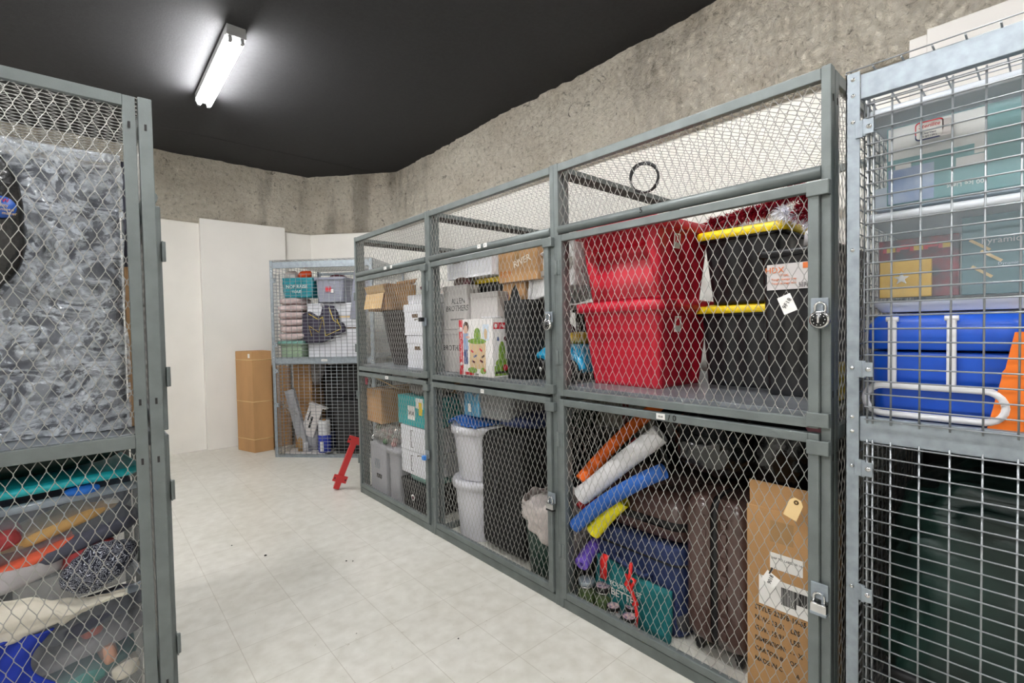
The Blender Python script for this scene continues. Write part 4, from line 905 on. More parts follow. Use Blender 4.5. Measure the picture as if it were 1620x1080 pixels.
# ================================================================ far bay, upper shelf
mat('bin_smoke', '#2a2423', 0.35, 0)
t = thing('waste_bin', 'tall dark smoky waste bin with an open cardboard box on it', 'bin', (2.16, 3.77, SZ))
part('body', MB().lathe([(0, 0), (0.17, 0), (0.175, 0.008), (0.215, 0.18), (0.262, 0.455), (0.272, 0.46), (0.262, 0.466), (0.24, 0.44), (0, 0.44)], 40, sx=0.95, sy=1.1), 'bin_smoke', t)
t = carton('cardboard_box', 'open brown cardboard box with folded flaps sitting on the dark waste bin', 1.885, 2.16, 3.70, 4.06, 1.632, 1.855, flaps=True, m='cardboard', rot=math.radians(0))
hx, hy, h = 0.1375, 0.18, 0.223
part('flap', MB().box(-hx - 0.004, -hx, -hy + 0.03, hy, 0.02, 0.155, tilt=(0, math.radians(12), 0)).shift((-0.025, 0, -0.005)), 'cardboard_light', t, label='pale inner side of a folded-out flap')
part('flap', MB().box(-hx - 0.004, -hx, -hy + 0.01, hy, 0.15, 0.215, tilt=(0, math.radians(-25), 0)).shift((-0.018, 0, 0.0)), 'cardboard_light', t)
part('flap', MB().box(hx - 0.004, hx, -hy, hy, h, h + 0.06, tilt=(0, math.radians(35), 0)), 'cardboard_inside', t)
g = 'white file boxes stacked in the far bay'
file_box('white file box with a handle hole, lower one beside the dark waste bin', 1.92, 2.32, 3.13, 3.455, SZ, 1.418)
file_box('white file box with a handle hole, upper one beside the dark waste bin', 1.91, 2.32, 3.13, 3.475, 1.421, 1.665)
solo('loose_box_lid', MB().box(1.92, 2.2, 3.12, 3.42, 1.668, 1.735), 'box_white', 'loose white box lid on the upper file box of the far bay', 'box', bevel=0.004)  # a loose box lid, built as a plain white block
bk = MB()
for i in range(5): bk.tube([(2.0, 3.14 + i * 0.05, 1.755 + 0.01 * i), (2.06, 3.20 + i * 0.05, 1.775 + 0.02 * (i % 2))], 0.012, 8)
solo('toy_bundle', bk, 'dark_maroon', 'small heap of dark red and brown sticks on the white box lid', 'sticks')
mat('clear_bag', '#b9b6b2', 0.1, 0, alpha=0.35, bump=0.8, bscale=20, spec=0.9)
bag('clear plastic bag with brown contents behind the open cardboard box', (2.55, 3.87, 1.62), (0.16, 0.2, 0.24), 51, 'clear_bag', name='plastic_bag', nu=40, nv=24)
solo('paper_bag', shell(2.84, 3.70, SZ, 0.68, 0.10, 0.13, 0.10, 0.13, 0.02), 'cardboard_light', 'tan paper bag standing at the back of the far bay', 'paper bag')
# ================================================================ far bay, floor
t = carton('cardboard_box', 'brown cardboard box on top of the silver file boxes', 1.875, 2.28, 3.84, 4.12, 0.655, 0.945, taped=True)
mat('wicker', '#a98757', 0.8, 0, bump=0.6, bscale=150)
mat('grey_box', '#a3a3a8', 0.5, 0, var=0.06, vscale=6)
t = thing('file_box', 'tall grey storage box with a label slot under the bag of baubles', 'storage box', (2.03, 3.91, 0.0))
part('body', MB().box(-0.16, 0.16, -0.15, 0.15, 0, 0.445), 'grey_box', t, bevel=0.006); part('lid', MB().box(-0.165, 0.165, -0.155, 0.155, 0.445, 0.475), 'grey_box', t, bevel=0.006)
part('label_slot', MB().box(-0.163, -0.16, -0.06, 0.03, 0.18, 0.215), 'ink', t, label='dark handle slot'); part('label_frame', MB().box(-0.1635, -0.16, -0.03, 0.06, 0.26, 0.34), 'sheet_steel', t)
# bag of baubles
mat('bauble_red', '#8f2128', 0.12, 0.8); mat('bauble_green', '#3f7a48', 0.12, 0.7); mat('bauble_silver', '#cfd0d2', 0.1, 0.9); mat('bauble_pink', '#cf9a98', 0.15, 0.6)
rb_ = random.Random(5); spots = []
for k in range(26):
    for _ in range(80):
        c = (rb_.uniform(1.90, 2.14), rb_.uniform(3.60, 4.10), rb_.choice((0.505, 0.545, 0.585)))
        if all((Vector(c) - Vector(q)).length > 0.056 for q in spots): spots.append(c); break
for k, c in enumerate(spots):
    col = ('silver', 'red', 'green', 'silver', 'pink')[k % 5]
    solo('bauble', MB().lathe([(0.0275 * math.sin(a), -0.0275 * math.cos(a)) for a in fr(0, PI, 0.35)], 14, c), 'bauble_' + col, 'shiny %s christmas bauble in the clear bag of the far lower bay' % col, 'bauble', 'christmas baubles in a clear bag')
bag('clear plastic bag full of christmas baubles on the grey storage box', (2.01, 3.85, 0.56), (0.15, 0.29, 0.085), 61, 'clear_bag', name='plastic_bag', amp=0.1, nu=44, nv=20)
t = tote('storage_bin', 'grey bin behind the grey storage box, carrying the bauble bag', 2.03, 3.66, 0.0, 0.47, 0.14, 0.075, 0.145, 0.08, 0.02, 'grey_box', 'grey_box', cat='storage bin')
mat('teal_box', '#1f9fa0', 0.5, 0, var=0.06); mat('lid_green', '#7fb0a6', 0.3, 0, alpha=0.8)
t = thing('file_box', 'teal storage box with a white label and yellow sticker on the white drawers', 'storage box', (2.08, 3.37, 0.70))
part('body', MB().box(-0.17, 0.17, -0.235, 0.235, 0, 0.235), 'teal_box', t, bevel=0.006)
part('label', MB().box(-0.1715, -0.17, -0.04, 0.07, 0.05, 0.16), 'paper', t); part('sticker', MB().box(-0.1715, -0.17, -0.15, -0.10, 0.10, 0.20), 'yellow_plastic', t, label='yellow sticker'); part('sticker', MB().box(-0.1712, -0.17, -0.165, -0.055, 0.15, 0.23), 'paper', t)
text('WA', 0.05, (1.908, 3.385, 0.80), AISLE, 'ink', t)
def drawer_box(label, z0, h):
    t = thing('drawer_box', label, 'storage box', (2.08, 3.35, z0))
    part('body', MB().box(-0.17, 0.17, -0.215, 0.215, 0, h), 'box_white', t, bevel=0.005)
    part('handle_slot', MB().box(-0.172, -0.169, 0.05, 0.055, 0.03, h - 0.03).box(-0.172, -0.169, 0.02, 0.055, 0.03, 0.034).box(-0.172, -0.169, 0.02, 0.055, h - 0.034, h - 0.03), 'ink', t)
drawer_box('white storage box, upper one, directly under the teal box', 0.498, 0.197); drawer_box('white storage box, lower one, behind the blue lock', 0.31, 0.185)
bag('grey plastic bag bulging on top of the teal storage box', (2.08, 3.34, 1.0), (0.15, 0.20, 0.075), 63, 'wrap_inner', name='plastic_bag', amp=0.12, nu=36, nv=20, crease=0.05)
t = thing('storage_bin', 'black bin with a round white sticker on the floor of the far bay', 'storage bin', (2.08, 3.38, 0.0))
part('body', shell(0, 0, 0, 0.25, 0.15, 0.20, 0.165, 0.22, 0.03), 'tote_black', t); part('rim', MB().loft([(0, 0, 0.235, 0.17, 0.225, 0.03), (0, 0, 0.255, 0.17, 0.225, 0.03)], 6), 'tote_black', t)
part('sticker', MB().lathe([(0, -0.001), (0.026, -0.001), (0.026, 0.001)], 24, (-0.166, 0.02, 0.12), axis='x'), 'paper', t, label='round white sticker'); part('sticker_print', MB().lathe([(0, -0.0015), (0.014, -0.0015)], 16, (-0.166, 0.02, 0.12), axis='x'), 'dark_maroon', t)
t = tote('container', 'shallow greenish plastic container with its lid between the black bin and white boxes', 2.08, 3.30, 0.258, 0.045, 0.12, 0.13, 0.13, 0.14, 0.03, 'lid_green', 'lid_green', cat='container')
solo('wooden_stick', MB().tube([(1.87, 4.02, 1.07), (1.98, 3.72, 0.96)], 0.006, 8), 'cardboard_light', 'thin pale wooden stick slanting under the far shelf', 'stick')
mat('pink_plastic', '#d23a5a', 0.4)
solo('clothes_peg', MB().box(1.86, 1.875, 4.09, 4.11, 0.98, 1.04).box(1.86, 1.87, 4.07, 4.12, 1.03, 1.045), 'pink_plastic', 'small pink plastic clip hanging inside the far bay corner', 'clip', bevel=0.002)
carton('cardboard_box', 'large brown cardboard box filling the back of the far lower bay', 2.42, 2.95, 3.10, 4.05, 0.0, 1.02)
tote('storage_bin', 'translucent white bin against the far side mesh on the floor', 2.16, 4.085, 0.0, 0.30, 0.10, 0.012, 0.10, 0.013, 0.01, 'box_white', 'box_white', cat='storage bin')
# ================================================================ far aisle: carton, red bracket
t = thing('cardboard_box', 'tall slim cardboard box banded with cord against the far wall', 'cardboard box', (1.555, 6.60, 0.0), 0.0)
pts = [(1.480, 6.43), (1.700, 6.44), (1.700, 6.80), (1.385, 6.80), (1.375, 6.77)]
mb = MB(); n = len(pts); vs = [(x, y, z) for z in (0, 1.235) for x, y in pts]
mb.add(vs, [tuple(reversed(range(n))), tuple(range(n, 2 * n))] + [(i, (i + 1) % n, n + (i + 1) % n, n + i) for i in range(n)])
part('body', mb, 'cardboard', t, world=True, bevel=0.004)
for z in (0.16, 0.62, 1.13):
    q = MB(); P = [(x + (0.0 if x > 1.45 else -0.002), y - 0.003 if y < 6.5 else y, z) for x, y in pts]; q.tube([P[4], P[0], P[1], P[2]], 0.004, 6); part('cord', q, 'manila', t, world=True, label='pale cord band')
o = part('print', MB().box(-0.002, 0, -0.045, 0.045, -0.035, 0.035), 'ink', t); o.location = (1.432 - 1.555, 6.595 - 6.60, 0.14); o.rotation_euler = (0, 0, math.atan2(6.43 - 6.77, 1.48 - 1.375) + PI / 2)
o = part('sticker', MB().box(-0.002, 0, -0.02, 0.02, -0.025, 0.025), 'paper', t); o.location = (1.462 - 1.555, 6.492 - 6.60, 1.18); o.rotation_euler = (0, 0, math.atan2(6.43 - 6.77, 1.48 - 1.375) + PI / 2)
t = carton('cardboard_box', 'smaller cardboard box tucked behind the tall banded one', 1.73, 1.95, 6.55, 6.95, 0.0, 1.02)
t = thing('steel_bracket', 'red steel post with bolted bracket plates leaning on the far end of the row', 'bracket', (1.68, 4.40, 0.0))
A, B = Vector((0.0, 0.0, 0.015)), Vector((0.125, -0.165, 0.475))
d = (B - A).normalized(); sd_ = d.cross(Vector((0.35, 0.9, 0.1))).normalized(); s2 = d.cross(sd_).normalized()
def obox(a, b, s, hw, hd):
    mb = MB(); u2 = (b - a).normalized().cross(s).normalized()
    vs = [p + s * hw * i + u2 * hd * j for p in (a, b) for j in (-1, 1) for i in (-1, 1)]
    mb.add(vs, [(0, 2, 3, 1), (4, 5, 7, 6), (0, 1, 5, 4), (2, 6, 7, 3), (0, 4, 6, 2), (1, 3, 7, 5)]); return mb
part('post', obox(A, B, sd_, 0.026, 0.026), 'red_steel', t, bevel=0.003)
for f in (0.22, 1.0):
    c = A.lerp(B, f); pl = part('plate', obox(c - d * 0.035, c + d * 0.035, sd_, 0.062, 0.004), 'red_steel', t, bevel=0.002); pl.location = -s2 * (-0.030)
    bm2 = MB()
    for i in (-1, 1): bm2.blob(tuple(c + sd_ * 0.048 * i + s2 * 0.036), (0.007, 0.007, 0.007), nu=8, nv=6, amp=0)
    part('bolt', bm2, 'dark_steel', t)
# ================================================================ corner locker (positions given in its own frame: x depth, s from its left end)
WBL = Vector((2.4435, 5.146, 0)); CA, SA = math.cos(AB), math.sin(AB)
def loc_b(x, s, z=0.0):
    y = 1.225 - s; return (WBL.x + x * CA - y * SA, WBL.y + x * SA + y * CA, z)
def in_corner(o): o.rotation_euler[2] += AB; return o
def cth(name, label, cat, x, s, z): return thing(name, label, cat, loc_b(x, s, z), AB)
BZ = 1.153
mat('teal_bag', '#10808c', 0.5, 0, var=0.15, vscale=25, bump=0.3, bscale=30)
t = cth('storage_tote', 'grey lidless bin with dark clothes on the corner locker shelf', 'storage tote', 0.80, 0.35, BZ); part('body', shell(0, 0, 0, 0.63, 0.22, 0.24, 0.24, 0.27, 0.03), 'wrap_inner', t)
t = cth('shopping_bag', 'teal shopping bag with white lettering high in the corner locker', 'bag', 0.16, 0.295, 1.862); part('body', shell(0, 0, 0, 0.23, 0.09, 0.175, 0.10, 0.195, 0.03, lambda x, y, v, n: 0.01 * noise.noise(Vector((x * 4, y * 4, v * 5)))), 'teal_bag', t)
for s_, z_, zz in (('NOF RAISE', 0.055, 0.175), ('YOUR', 0.045, 0.115)):
    o = text(s_, z_, (0, 0, 0), AISLE, 'paper', None); o.parent = t; o.location = (-0.106, 0.0, zz - 0.05)
bgs = MB().blob((0, 0, 0), (0.08, 0.18, 0.06), amp=0.25, freq=8, seed=3, nu=30, nv=16, crease=0.2)
mat('orange_cloth', '#e8501c', 0.6, 0, bump=0.4, bscale=30)
o = solo('clothing', MB().blob((0, 0, 0), (0.07, 0.09, 0.055), amp=0.3, freq=12, seed=7, nu=24, nv=14, crease=0.2), 'orange_cloth', 'bright orange clothing spilling from the top of the teal bag', 'clothing'); o.location = loc_b(0.17, 0.33, 2.075)
o = solo('plastic_bag', MB().blob((0, 0, 0), (0.07, 0.09, 0.06), amp=0.3, freq=10, seed=8, nu=24, nv=14, crease=0.2), 'liner', 'whitish crumpled plastic bag beside the orange clothing', 'bag'); o.location = loc_b(0.17, 0.17, 2.05)
mat('tote_greyblue', '#8b8d9c', 0.4)
t = tote('storage_tote', 'grey-blue tote with pale rim beside the teal bag in the corner locker', *loc_b(0.27, 0.68)[:2], 1.80, 0.30, 0.17, 0.155, 0.19, 0.175, 0.03, 'tote_greyblue', 'label_grey', rot=AB, lid=False)
part('sticker', MB().box(-0.192, -0.19, -0.02, 0.05, 0.12, 0.18), 'toy_red', t, label='red and white sticker'); part('sticker', MB().box(-0.1925, -0.1915, -0.045, -0.015, 0.11, 0.15), 'paper', t)
o = solo('cap', MB().blob((0, 0, 0), (0.10, 0.10, 0.05), amp=0.05, seed=9, nu=24, nv=12, flat=0), 'dark_maroon', 'dark brown cap lying in the grey-blue tote', 'cap'); o.location = loc_b(0.26, 0.70, 2.085)
o = solo('board', MB().box(-0.01, 0.01, -0.10, 0.10, 0, 0.60, tilt=(0.12, 0, 0)), 'tote_greyblue', 'grey board standing at the right end of the corner locker shelf', 'board', bevel=0.004); o.location = loc_b(0.15, 1.02, 1.62 - 0.04); o.rotation_euler = (0, 0, AB)
mat('quilt', '#d5c3c0', 0.85, 0, col2='#b9a4a4', vscale=22, bump=0.5, bscale=25)
def quiltbag(label, s, z, r, sd):
    o = solo('folded_quilt', MB().blob((0, 0, 0), r, amp=0.12, freq=10, seed=sd, nu=44, nv=16, crease=0.12, p=4), 'quilt', label, 'quilt', 'folded quilts stacked in the corner locker'); o.location = loc_b(0.19, s, z); o.rotation_euler = (0, 0, AB)
for k in range(6): quiltbag('pinkish white folded quilt in the stack at the left of the corner locker', 0.19, 1.365 + k * 0.083, (0.15, 0.155 - 0.004 * (k % 2), 0.041), 70 + k)
mat('bin_clear_green', '#a7bfa4', 0.2, 0, alpha=0.6); mat('green_paper', '#9dc48a', 0.7, 0, col2='#dfe8d8', vscale=20)
t = tote('storage_bin', 'clear greenish bin under the stack of quilts', *loc_b(0.19, 0.20)[:2], BZ, 0.195, 0.12, 0.13, 0.13, 0.14, 0.02, 'bin_clear_green', 'lid_green', rot=AB, cat='storage bin'); part('contents', MB().box(-0.105, 0.10, -0.11, 0.11, 0.01, 0.13), 'green_paper', t)
def wbox(label, s, z0, z1, x=0.30, hw=0.30):
    t = cth('file_box', label, 'storage box', x, s, z0); part('body', MB().box(-0.14, 0.14, -hw, hw, 0, z1 - z0 - 0.03), 'box_white', t, bevel=0.003); part('lid', MB().box(-0.145, 0.145, -hw - 0.004, hw + 0.004, z1 - z0 - 0.045, z1 - z0), 'box_white', t, bevel=0.003)
wbox('white storage box at the bottom of the corner locker shelf', 0.66, BZ, 1.49); wbox('white storage box with a gold band in the middle of the corner locker shelf', 0.66, 1.505, 1.62); wbox('white storage box carrying the grey-blue tote in the corner locker', 0.66, 1.64, 1.795)
o = solo('tray', MB().box(-0.14, 0.14, -0.3, 0.3, 0, 0.013), 'handle_hole', 'thin dark brown tray between the white boxes of the corner locker', 'tray'); o.location = loc_b(0.30, 0.66, 1.491); o.rotation_euler = (0, 0, AB)
o = solo('tray', MB().box(-0.142, 0.14, -0.3, 0.3, 0, 0.017), 'manila', 'thin gold tray under the topmost white box of the corner locker', 'tray'); o.location = loc_b(0.30, 0.66, 1.622); o.rotation_euler = (0, 0, AB)
mat('purple_dark', '#282038', 0.6, 0, var=0.3, vscale=14); mat('gold_trim', '#d8bc4a', 0.4)
t = cth('handbag', 'dark purple bag with yellow zigzag trim hanging before the white boxes', 'bag', 0.105, 0.585, 1.33)
pl = [(-0.26, 0.0), (-0.03, 0.0), (0.10, 0.045), (0.10, 0.085), (0.17, 0.09), (0.26, 0.13), (0.24, 0.22), (0.18, 0.25), (0.17, 0.35), (0.12, 0.43), (0.0, 0.44), (-0.03, 0.33), (-0.06, 0.30), (-0.17, 0.37), (-0.25, 0.34)]
mb = MB(); n = len(pl); mb.add([(x, -a, b) for x in (-0.02, 0.03) for a, b in pl], [tuple(range(n)), tuple(reversed(range(n, 2 * n)))] + [(i, n + i, n + (i + 1) % n, (i + 1) % n) for i in range(n)])
part('body', mb, 'purple_dark', t, bevel=0.008)
for z_ in ([(-0.14, 0.08), (-0.17, 0.20), (-0.05, 0.12), (0.0, 0.30), (0.03, 0.08), (0.22, 0.16), (0.17, 0.27)], [(-0.17, 0.34), (-0.05, 0.27), (0.0, 0.30)], [(0.08, 0.41), (0.13, 0.26), (0.19, 0.22)]):
    part('trim', MB().tube([(-0.023, -a, b) for a, b in z_], 0.005, 6), 'gold_trim', t, label='yellow zigzag trim')
# corner locker, floor
t = cth('cardboard_box', 'large brown cardboard box at the left back of the corner locker floor', 'cardboard box', 0.62, 0.14, 0.0); part('body', MB().box(-0.22, 0.22, -0.12, 0.12, 0, 1.05), 'cardboard', t, bevel=0.004)
o = solo('foam_plank', MB().box(-0.03, 0.03, -0.055, 0.055, 0.0, 0.78, tilt=(math.radians(-14), 0, 0)), 'grey_box', 'pale grey foam plank leaning at the left of the corner locker floor', 'plank', bevel=0.004); o.location = loc_b(0.16, 0.20, 0.0); o.rotation_euler = (0, 0, AB)
o = solo('folded_cloth', MB().blob((0, 0, 0), (0.07, 0.10, 0.26), amp=0.2, freq=6, seed=31, nu=26, nv=20), 'wrap_inner', 'grey cloth hanging down under the corner locker shelf', 'cloth'); o.location = loc_b(0.36, 0.36, 0.80)
t = cth('metal_bracket', 'grey slotted metal bracket plate leaning inside the corner locker', 'bracket', 0.17, 0.30, 0.22)
part('plate', MB().box(-0.008, 0.008, -0.085, 0.085, 0, 0.38), 'label_grey', t, bevel=0.003); t.rotation_euler = (0.35, 0, AB)
part('top_flange', MB().box(-0.02, 0.06, -0.13, 0.09, 0.375, 0.39), 'label_grey', t, bevel=0.003)
part('slot', MB().box(-0.0095, -0.0085, -0.012, 0.012, 0.10, 0.24).box(-0.0095, -0.0085, 0.035, 0.05, 0.18, 0.30), 'ink', t)
t = cth('box_of_parts', 'navy box on the corner locker floor behind the paper towel roll', 'box', 0.34, 0.42, 0.0); part('body', MB().box(-0.12, 0.12, -0.14, 0.14, 0, 0.21), 'case_navy', t, bevel=0.004)
mat('label_blue', '#2438a0', 0.5)
t = cth('paper_roll', 'white roll with a blue lower wrapper standing behind the wire front', 'paper roll', 0.14, 0.535, 0.036)
part('roll', MB().lathe([(0.02, 0.37), (0.065, 0.375), (0.068, 0.36), (0.068, 0.2)], 28), 'white_plastic', t); part('wrapper', MB().lathe([(0, 0), (0.068, 0.0), (0.071, 0.01), (0.071, 0.20), (0.067, 0.205)], 28), 'label_blue', t); part('core', MB().lathe([(0.0, 0.372), (0.02, 0.372), (0.02, 0.385), (0, 0.385)], 16), 'cardboard', t)
part('label', MB().box(-0.074, -0.066, -0.02, 0.02, 0.02, 0.13), 'paper', t)
t = cth('bottle', 'clear plastic bottle with tan liquid on the corner locker floor', 'bottle', 0.15, 0.235, 0.036)
part('bottle_body', MB().lathe([(0, 0), (0.035, 0), (0.036, 0.14), (0.014, 0.19), (0.014, 0.21)], 20), 'wicker', t); part('cap', MB().lathe([(0.017, 0.20), (0.017, 0.23), (0, 0.23)], 16), 'white_plastic', t)
t = cth('spray_can', 'small white canister beside the clear bottle', 'canister', 0.13, 0.31, 0.036); part('can', MB().lathe([(0, 0), (0.022, 0), (0.022, 0.10), (0.012, 0.115), (0, 0.115)], 18), 'white_plastic', t)
o = solo('shopping_bag', MB().blob((0, 0, 0.14), (0.10, 0.10, 0.15), amp=0.2, freq=8, seed=33, nu=30, nv=20, flat=0.0), 'grey_box', 'grey shiny bag between the bottle and the navy box', 'bag'); o.location = loc_b(0.27, 0.33, 0.036); o.rotation_euler = (0, 0, AB)
o = solo('wooden_board', MB().box(-0.25, 0.25, -0.25, 0.25, 0, 0.03), 'label_grey', 'pale board lying flat on the corner locker floor', 'board', bevel=0.004); o.location = loc_b(0.32, 0.32, 0.003); o.rotation_euler = (0, 0, AB)
for k, (s_, hh) in enumerate(((0.88, 0.62), (0.70, 1.0))):  # the taller rear tote is added to darken the locker's back
    t = cth('storage_tote', ('black tote at the right of the corner locker floor, in front', 'taller black tote added as a dark backdrop on the corner locker floor')[k], 'storage tote', 0.36 + 0.42 * k, s_, 0.0); part('body', shell(0, 0, 0, hh, 0.17, 0.24 + 0.14 * k, 0.19, 0.26 + 0.15 * k, 0.03, rib), 'tote_black', t); part('lid', lid_mb(0, 0, hh + 0.012, 0.20, 0.27 + 0.15 * k, 0.03), 'tote_black', t)
wre = MB()
for k in range(7):
    rdm = random.Random(k); wre.tube([loc_b(0.06 + 0.03 * rdm.random(), 0.02 + 0.05 * i + 0.02 * rdm.random(), 0.62 + 0.10 * math.sin(i * 1.7 + k) * rdm.random() - 0.05 * i * rdm.random()) for i in range(5)], 0.002, 5)
solo('cable', wre, 'wire_grey', 'tangle of thin pale wires at the left side of the corner locker', 'wire')

# ================================================================ right locker (axis-aligned, world coordinates)
mat('film_clear', '#aebcc4', 0.12, 0, alpha=0.28, spec=0.7); mat('rim_white', '#dfe5ec', 0.3, 0, alpha=0.92)
RZ = 1.153
def clear_bin(label, x0, x1, y0, y1, z0, z1, lidm='rim_white', m='film_clear', th=0.0):
    t = thing('storage_bin', label, 'storage bin', ((x0 + x1) / 2, (y0 + y1) / 2, z0)); hx, hy, h = (x1 - x0) / 2, (y1 - y0) / 2, z1 - z0
    part('body', shell(0, 0, 0, h - 0.01, hx - 0.03, hy - 0.015, hx - 0.006, hy - 0.006, 0.03, cap=(True, False)), m, t)
    part('rim', MB().loft([(0, 0, h - 0.024, hx - 0.004, hy - 0.004, 0.03), (0, 0, h - 0.022, hx, hy, 0.03), (0, 0, h, hx, hy, 0.03), (0, 0, h + 0.001, hx - 0.02, hy - 0.02, 0.03)], 6), lidm, t)
    return t
t = clear_bin('clear plastic bin holding a light set box, topmost in the right locker', 1.94, 2.55, -0.35, 0.425, 1.82, 2.15)
part('contents', MB().box(1.985, 2.45, -0.20, 0.405, 1.832, 1.905), 'sky_print', t, world=True)
mat('print_teal', '#5f9596', 0.5, 0, var=0.1); mat('print_paper', '#d6d5d0', 0.6, 0, var=0.08, vscale=9); mat('print_indigo', '#6d83b0', 0.5, 0, col2='#a9b8cf', vscale=12)
lb = thing('light_set_box', 'teal and white printed box lying inside the topmost clear bin', 'box', (2.02, 0.20, 1.84))
part('body', MB().box(1.975, 2.40, 0.02, 0.372, 1.842, 2.09), 'print_teal', lb, world=True, bevel=0.002)
part('paper_panel', MB().box(1.9735, 1.975, 0.165, 0.368, 1.985, 2.085), 'print_paper', lb, world=True)
part('paper_panel', MB().box(1.9735, 1.975, 0.14, 0.165, 1.955, 2.085), 'print_paper', lb, world=True)
part('scene_print', MB().box(1.9735, 1.975, 0.255, 0.368, 1.845, 1.955), 'print_indigo', lb, world=True)
part('small_label', MB().box(1.973, 1.9735, 0.31, 0.35, 1.952, 1.966), 'paper', lb, world=True); part('small_label', MB().box(1.973, 1.9735, 0.142, 0.205, 1.925, 1.952), 'paper', lb, world=True)
text('100 Ice Light', 0.0175, (1.9728, 0.180, 1.872), AISLE, 'paper', lb, spin=PI)
mat('sticker_navy', '#1d2a55', 0.5)
sx_ = 1.936
def rrect(y, z, hy, hz, r, x, th=0.0008):
    mb = MB(); mb.loft([(0, 0, 0, hy, hz, r), (0, 0, th, hy, hz, r)], 6); mb.v = [(x - c, y + a, z + b) for a, b, c in mb.v]; mb.f = [tuple(reversed(q)) for q in mb.f]; return mb
part('brand_sticker', rrect(0.262, 2.045, 0.033, 0.028, 0.010, sx_), 'sticker_navy', t, world=True); part('brand_sticker', rrect(0.262, 2.052, 0.033, 0.021, 0.010, sx_ - 0.0003), 'toy_red', t, world=True)
part('brand_sticker', rrect(0.262, 2.045, 0.030, 0.024, 0.008, sx_ - 0.0012), 'paper', t, world=True); part('brand_sticker', rrect(0.223, 2.042, 0.018, 0.024, 0.008, sx_ - 0.0003), 'label_grey', t, world=True)
text('Sterilite', 0.016, (sx_ - 0.0026, 0.262, 2.058), AISLE, 'toy_red', t, shear=0.3); text('ClearView', 0.008, (sx_ - 0.0026, 0.262, 2.036), AISLE, 'sticker_navy', t); text('25 QT / 24 L', 0.007, (sx_ - 0.0026, 0.262, 2.027), AISLE, 'sticker_navy', t)
t = clear_bin('clear plastic bin with board games and a yellow book, below the topmost one', 1.94, 2.55, -0.35, 0.425, 1.535, 1.815)
mat('book_yellow', '#e3b62e', 0.6, 0, var=0.06); mat('game_dark', '#4a4248', 0.6, 0, col2='#8a3038', vscale=26); mat('game_teal', '#5b7d84', 0.5, 0, var=0.1)
b = thing('yellow_book', 'yellow book with a silver star standing in the second clear bin', 'book', (1.985, 0.325, 1.543))
part('cover', MB().box(-0.008, 0.008, -0.065, 0.065, 0, 0.117), 'book_yellow', b, bevel=0.001)
st = MB(); st.add([(-0.009, 0.022 * (1 if k % 2 == 0 else 0.42) * math.sin(PI * k / 5) + 0.008, 0.060 + 0.022 * (1 if k % 2 == 0 else 0.42) * math.cos(PI * k / 5)) for k in range(10)], [tuple(range(10))]); part('star', st, 'chrome', b)
b = thing('board_game', 'dark board game box with red and tan squares in the second clear bin', 'board game', (2.03, 0.30, 1.543)); part('box', MB().box(-0.018, 0.018, -0.10, 0.10, 0, 0.19), 'game_dark', b, bevel=0.002)
sq = MB(); sq2 = MB()
for i in range(5):
    (sq if i % 2 else sq2).box(-0.0195, -0.018, -0.085 + 0.035 * i, -0.062 + 0.035 * i, 0.150 + 0.006 * (i % 2), 0.165 + 0.006 * (i % 2)); sq.box(-0.0195, -0.018, -0.062 + 0.035 * i, -0.052 + 0.035 * i, 0.150, 0.166)
part('printed_squares', sq, 'toy_red', b); part('printed_squares', sq2, 'book_yellow', b)
b = thing('board_game', 'teal board game box lettered Pyramid in the second clear bin', 'board game', (2.05, 0.09, 1.543)); part('box', MB().box(-0.03, 0.03, -0.10, 0.105, 0, 0.235), 'game_teal', b, bevel=0.002)
text('Pyramid', 0.026, (2.0185, 0.115 - 0.005, 1.70), AISLE, 'label_grey', b); text('Dynamic', 0.012, (2.0185, 0.095, 1.63), AISLE, 'sky_print', b)
for (y, z) in ((0.155, 1.69), (0.13, 1.655), (0.15, 1.61)): part('pencil_print', MB().box(2.0165, 2.018, y - 0.028, y + 0.028, z - 0.004, z + 0.004, tilt=(math.radians(38), 0, 0)), 'manila', b, world=True)
t = thing('storage_bin', 'white shallow bin between the blue cooler and the clear bins', 'storage bin', (2.25, 0.09, 1.495)); part('body', shell(0, 0, 0, 0.036, 0.28, 0.30, 0.30, 0.325, 0.03), 'rim_white', t)
mat('cooler_blue', '#0d52c4', 0.35, 0, bump=0.05, bscale=60); mat('latch_white', '#e8e8ea', 0.35)
t = thing('cooler', 'blue cooler with white latches and a white carrying handle', 'cooler', (2.12, 0.23, RZ + 0.001))
part('body', shell(0, 0, 0, 0.215, 0.185, 0.168, 0.195, 0.178, 0.035, lambda x, y, v, n: -0.006 * (1 - sstep(0.5, 0.6, v)) * (1 - sstep(0.7, 0.8, abs(y))) if abs(n[0]) > .9 else 0), 'cooler_blue', t)
part('lid', MB().loft([(0, 0, 0.222, 0.198, 0.182, 0.035), (0, 0, 0.228, 0.203, 0.187, 0.04), (0, 0, 0.30, 0.198, 0.184, 0.04), (0, 0, 0.325, 0.185, 0.170, 0.04), (0, 0, 0.335, 0.165, 0.15, 0.04)], 8), 'cooler_blue', t)
for y in (0.115, -0.025):
    la = part('latch', MB().box(-0.212, -0.196, y - 0.011, y + 0.011, 0.115, 0.315), 'latch_white', t, bevel=0.004)
    part('latch_pin', MB().tube([(-0.205, y - 0.016, 0.318), (-0.205, y + 0.016, 0.318)], 0.008, 10), 'latch_white', la)
